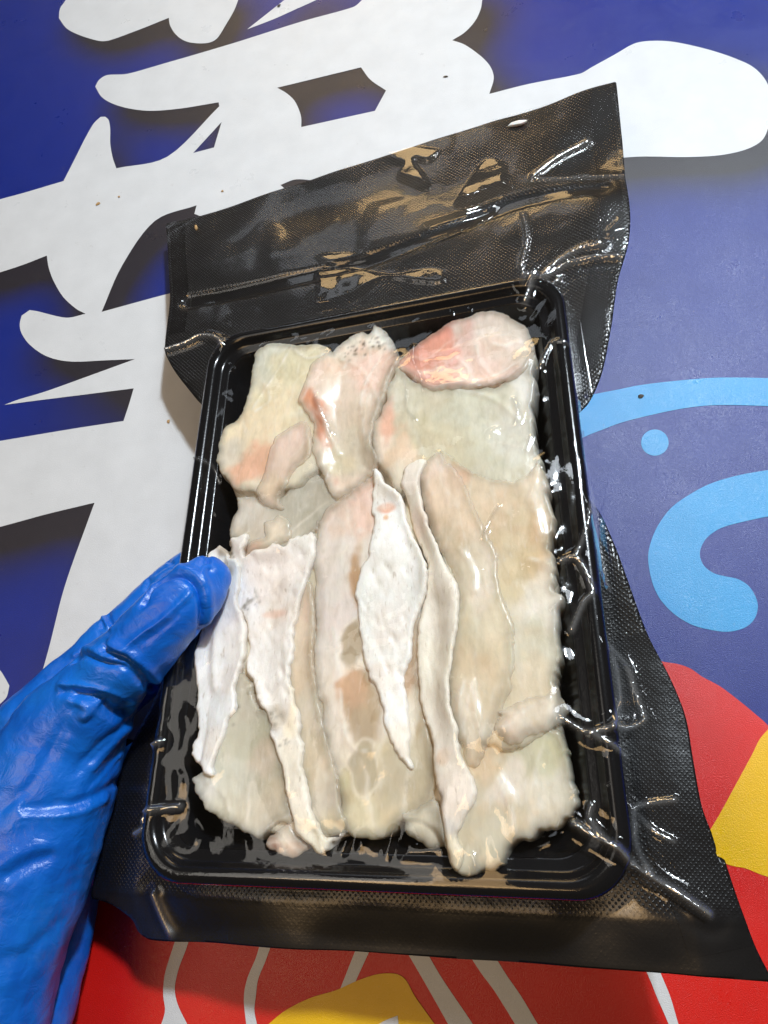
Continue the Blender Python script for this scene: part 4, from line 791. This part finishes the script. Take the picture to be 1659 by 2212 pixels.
def on_hand(p_):
    d = RW @ nrm(ray(p_)); h = bvh.ray_cast(Vector(CAMW), Vector(d)); return np.array(h[0]) if h[0] else None
creases = [  # (crop, amplitude, width, points)   + raises a fold, - presses a groove
  ('c1', .0013, .0012, [(1020, 1570), (940, 1650), (860, 1720), (760, 1790), (700, 1840), (655, 1880), (610, 1870), (572, 1850)]),
  ('c1', -.0026, .0016, [(560, 1862), (640, 1905), (740, 1980), (800, 2050), (820, 2090)]), ('c1', .0018, .0020, [(600, 1850), (690, 1905), (780, 1990), (830, 2050)]),
  ('c1', -.0018, .0013, [(400, 1930), (460, 1900), (540, 1940), (640, 1965), (710, 2010), (785, 2075)]), ('c1', .0014, .0015, [(400, 1905), (470, 1880), (560, 1905), (650, 1945)]),
  ('c1', -.0022, .0016, [(330, 2095), (420, 2110), (560, 2130), (640, 2170), (690, 2200)]), ('c1', .0016, .0018, [(320, 2065), (430, 2080), (560, 2100), (650, 2140)]),
  ('c7', -.0030, .0018, [(120, 372), (220, 380), (320, 395), (430, 430), (485, 462)]), ('c7', .0018, .0018, [(40, 330), (100, 395), (180, 430), (212, 475), (185, 515)]), ('c7', -.0034, .0022, [(320, 455), (370, 492), (440, 508), (490, 505)]),
  ('c7', -.0010, .0022, [(490, 545), (400, 620), (300, 700), (150, 850)]), ('c7', -.0010, .0022, [(500, 630), (430, 740), (330, 870), (220, 980)]), ('c7', .0010, .0028, [(500, 580), (380, 690), (240, 840)]),
  ('c7', -.0016, .0020, [(-200, 1120), (0, 1112), (150, 1085), (300, 1020), (430, 935)]), ('c7', .0012, .0028, [(-200, 1150), (0, 1150), (160, 1125), (320, 1060)]),
  ('c1', -.0024, .0013, [(765, 1625), (815, 1545), (890, 1490), (970, 1480), (1035, 1520), (1072, 1600), (1085, 1700), (1072, 1800)]), ('c1', .0011, .0018, [(790, 1580), (850, 1490), (930, 1445), (1010, 1450), (1080, 1500), (1115, 1580), (1125, 1670), (1105, 1770)]),
  ('c1', -.0016, .0008, [(1100, 1362), (1115, 1390), (1120, 1415)]), ('c1', .0010, .0010, [(1120, 1415), (1090, 1460), (1095, 1520)]),
  ('c1', -.0016, .0010, [(545, 1645), (532, 1700), (552, 1755)]), ('c1', -.0014, .0010, [(580, 1645), (575, 1700), (600, 1745)]), ('c1', .0012, .0009, [(562, 1640), (553, 1700), (575, 1750)]),
  ('c1', -.0012, .0009, [(780, 1470), (800, 1510), (790, 1560)]), ('c1', -.0012, .0008, [(865, 1385), (900, 1400), (925, 1415)]),
  ('d', -.0010, .0022, [(0, 1750), (60, 1700), (120, 1600), (160, 1520)]), ('d', -.0012, .002, [(20, 1890), (60, 1868), (110, 1850)]), ('d', -.0010, .003, [(0, 2080), (60, 2060), (120, 2000)]), ('d', .0010, .0025, [(-10, 1870), (40, 1845), (90, 1830)])]
for k, amp, wd_, pts in list(creases):                           # thin rubber: finer companion wrinkles beside each fold
    if k == 'd': continue
    r_ = random.Random(len(pts) * 7 + int(pts[0][0]))
    for sgn in (-1, 1, 2):
        dx, dy = r_.uniform(-14, 14), sgn * r_.uniform(14, 26); a0 = r_.randrange(0, max(1, len(pts) - 2))
        seg_ = pts[a0:a0 + r_.randint(3, 5)]
        if len(seg_) > 1: creases.append((k, sgn * .00045 if sgn < 2 else -.0004, .0008, [(x + dx, y + dy) for x, y in seg_]))
for k, amp, wd_, pts in creases:
    q = [on_hand(p_) for p_ in catmull(np.array(cr(k, *pts)), 4, False)]; q = np.array([x for x in q if x is not None])
    if len(q) < 2: continue
    lo, hi = q.min(0) - wd_ * 4, q.max(0) + wd_ * 4
    sel = np.nonzero(((HV > lo) & (HV < hi)).all(1))[0]
    if not len(sel): continue
    segs = np.linalg.norm(np.diff(q, axis=0), axis=1)
    q = q[np.r_[True, segs < .02]]
    d_, _ = nearest(q, HV[sel], False)
    fall = np.exp(-(d_ / wd_) ** 2)
    HV[sel] += HN[sel] * (amp * fall)[:, None]
HN = refresh()
# slack rubber: low folds everywhere
n3 = np.array([mnoise.noise(Vector(v) * 75) * .0008 + mnoise.noise(Vector((v[0] * 160, v[1] * 240, v[2] * 160))) * .00035 for v in HV])
HV += HN * n3[:, None]
base_pt = HV.mean(0); HV -= base_pt; HN = refresh()
hm.materials.clear(); hm.materials.append(M_glove); hm.polygons.foreach_set('use_smooth', [True] * len(hm.polygons))
hand = bpy.data.objects.new('gloved_hand', hm); COL.objects.link(hand); hand.location = base_pt
sb = hand.modifiers.new('s', 'SUBSURF'); sb.levels = 1; sb.render_levels = 1
tag(hand, 'hand in a wrinkled blue nitrile glove gripping the tray with its thumb', 'hand')

# ================================================================== CRUMBS
M_crumb, nt, p = mat('dry_crumb'); p.inputs['Base Color'].default_value = (*lin((176, 140, 92)), 1); p.inputs['Roughness'].default_value = .6
M_dark, nt, p = mat('dark_grit'); p.inputs['Base Color'].default_value = (*lin((70, 62, 52)), 1); p.inputs['Roughness'].default_value = .7
M_ice, nt, p = mat('white_scrap'); p.inputs['Base Color'].default_value = (.8, .79, .77, 1); p.inputs['Roughness'].default_value = .25; p.inputs['Subsurface Weight'].default_value = .3; p.inputs['Subsurface Scale'].default_value = .002
def lump(name, size, m, M, seed):
    import bmesh
    bm = bmesh.new(); bmesh.ops.create_icosphere(bm, subdivisions=2, radius=1)
    for v in bm.verts:
        f = 1 + .35 * mnoise.noise(v.co * 1.6 + Vector((seed * 7.3, 0, 0))); v.co = Vector((v.co.x * size[0] * f, v.co.y * size[1] * f, v.co.z * size[2] * f + size[2] * .8))
    me = bpy.data.meshes.new(name); bm.to_mesh(me); bm.free(); me.materials.append(m)
    o = bpy.data.objects.new(name, me); COL.objects.link(o); o.matrix_world = M; return o
crumbs = [((213, 441), .0017, .0009, .5, M_crumb, 'tan crumb on the white lettering, biggest of the loose crumbs'), ((258, 426), .0007, .0006, 0, M_crumb, 'tiny tan speck beside the biggest crumb on the white lettering'), ((481, 414), .0008, .0007, 0, M_crumb, 'tiny tan speck on the white lettering near the bag flap edge'),
          ((365, 911), .0008, .0011, 0, M_crumb, 'small brown speck on the white lettering beside the tray wall'), ((963, 167), .0016, .0005, -.1, M_dark, 'small dark splinter on the white lettering beside the dark cut-out'), ((603, 14), .0014, .0009, .8, M_dark, 'dark crumb on the narrow white wedge stroke'),
          ((1384, 857), .0013, .0010, .4, M_dark, 'dark grit speck on the light blue printed band')]
for k, (px, sx_, sy_, a, m, lb) in enumerate(crumbs):
    x, y = on_board(px); o = lump('crumb', (sx_, sy_, .0004), m, Matrix.Translation((x, y, Z)) @ Matrix.Rotation(a, 4, 'Z'), k); tag(o, lb, 'crumb')
for k, (px, sx_, sy_, a, m, lb, nm_) in enumerate([((1119, 268), .0044, .0014, -.05, M_ice, 'small white fish scrap stuck on the flap of the black bag', 'fish_scrap'), ((423, 490), .0009, .0020, .2, M_crumb, 'yellow crumb on the flap corner of the black bag', 'crumb')]):
    xy = on_pack(px, -.0135); z = samp(Zf, xy[None])[0]
    o = lump(nm_, (sx_, sy_, .0011), m, PK @ Matrix.Translation((*xy, z)) @ Matrix.Rotation(a, 4, 'Z'), k + 20); tag(o, lb, 'scrap' if k == 0 else 'crumb')
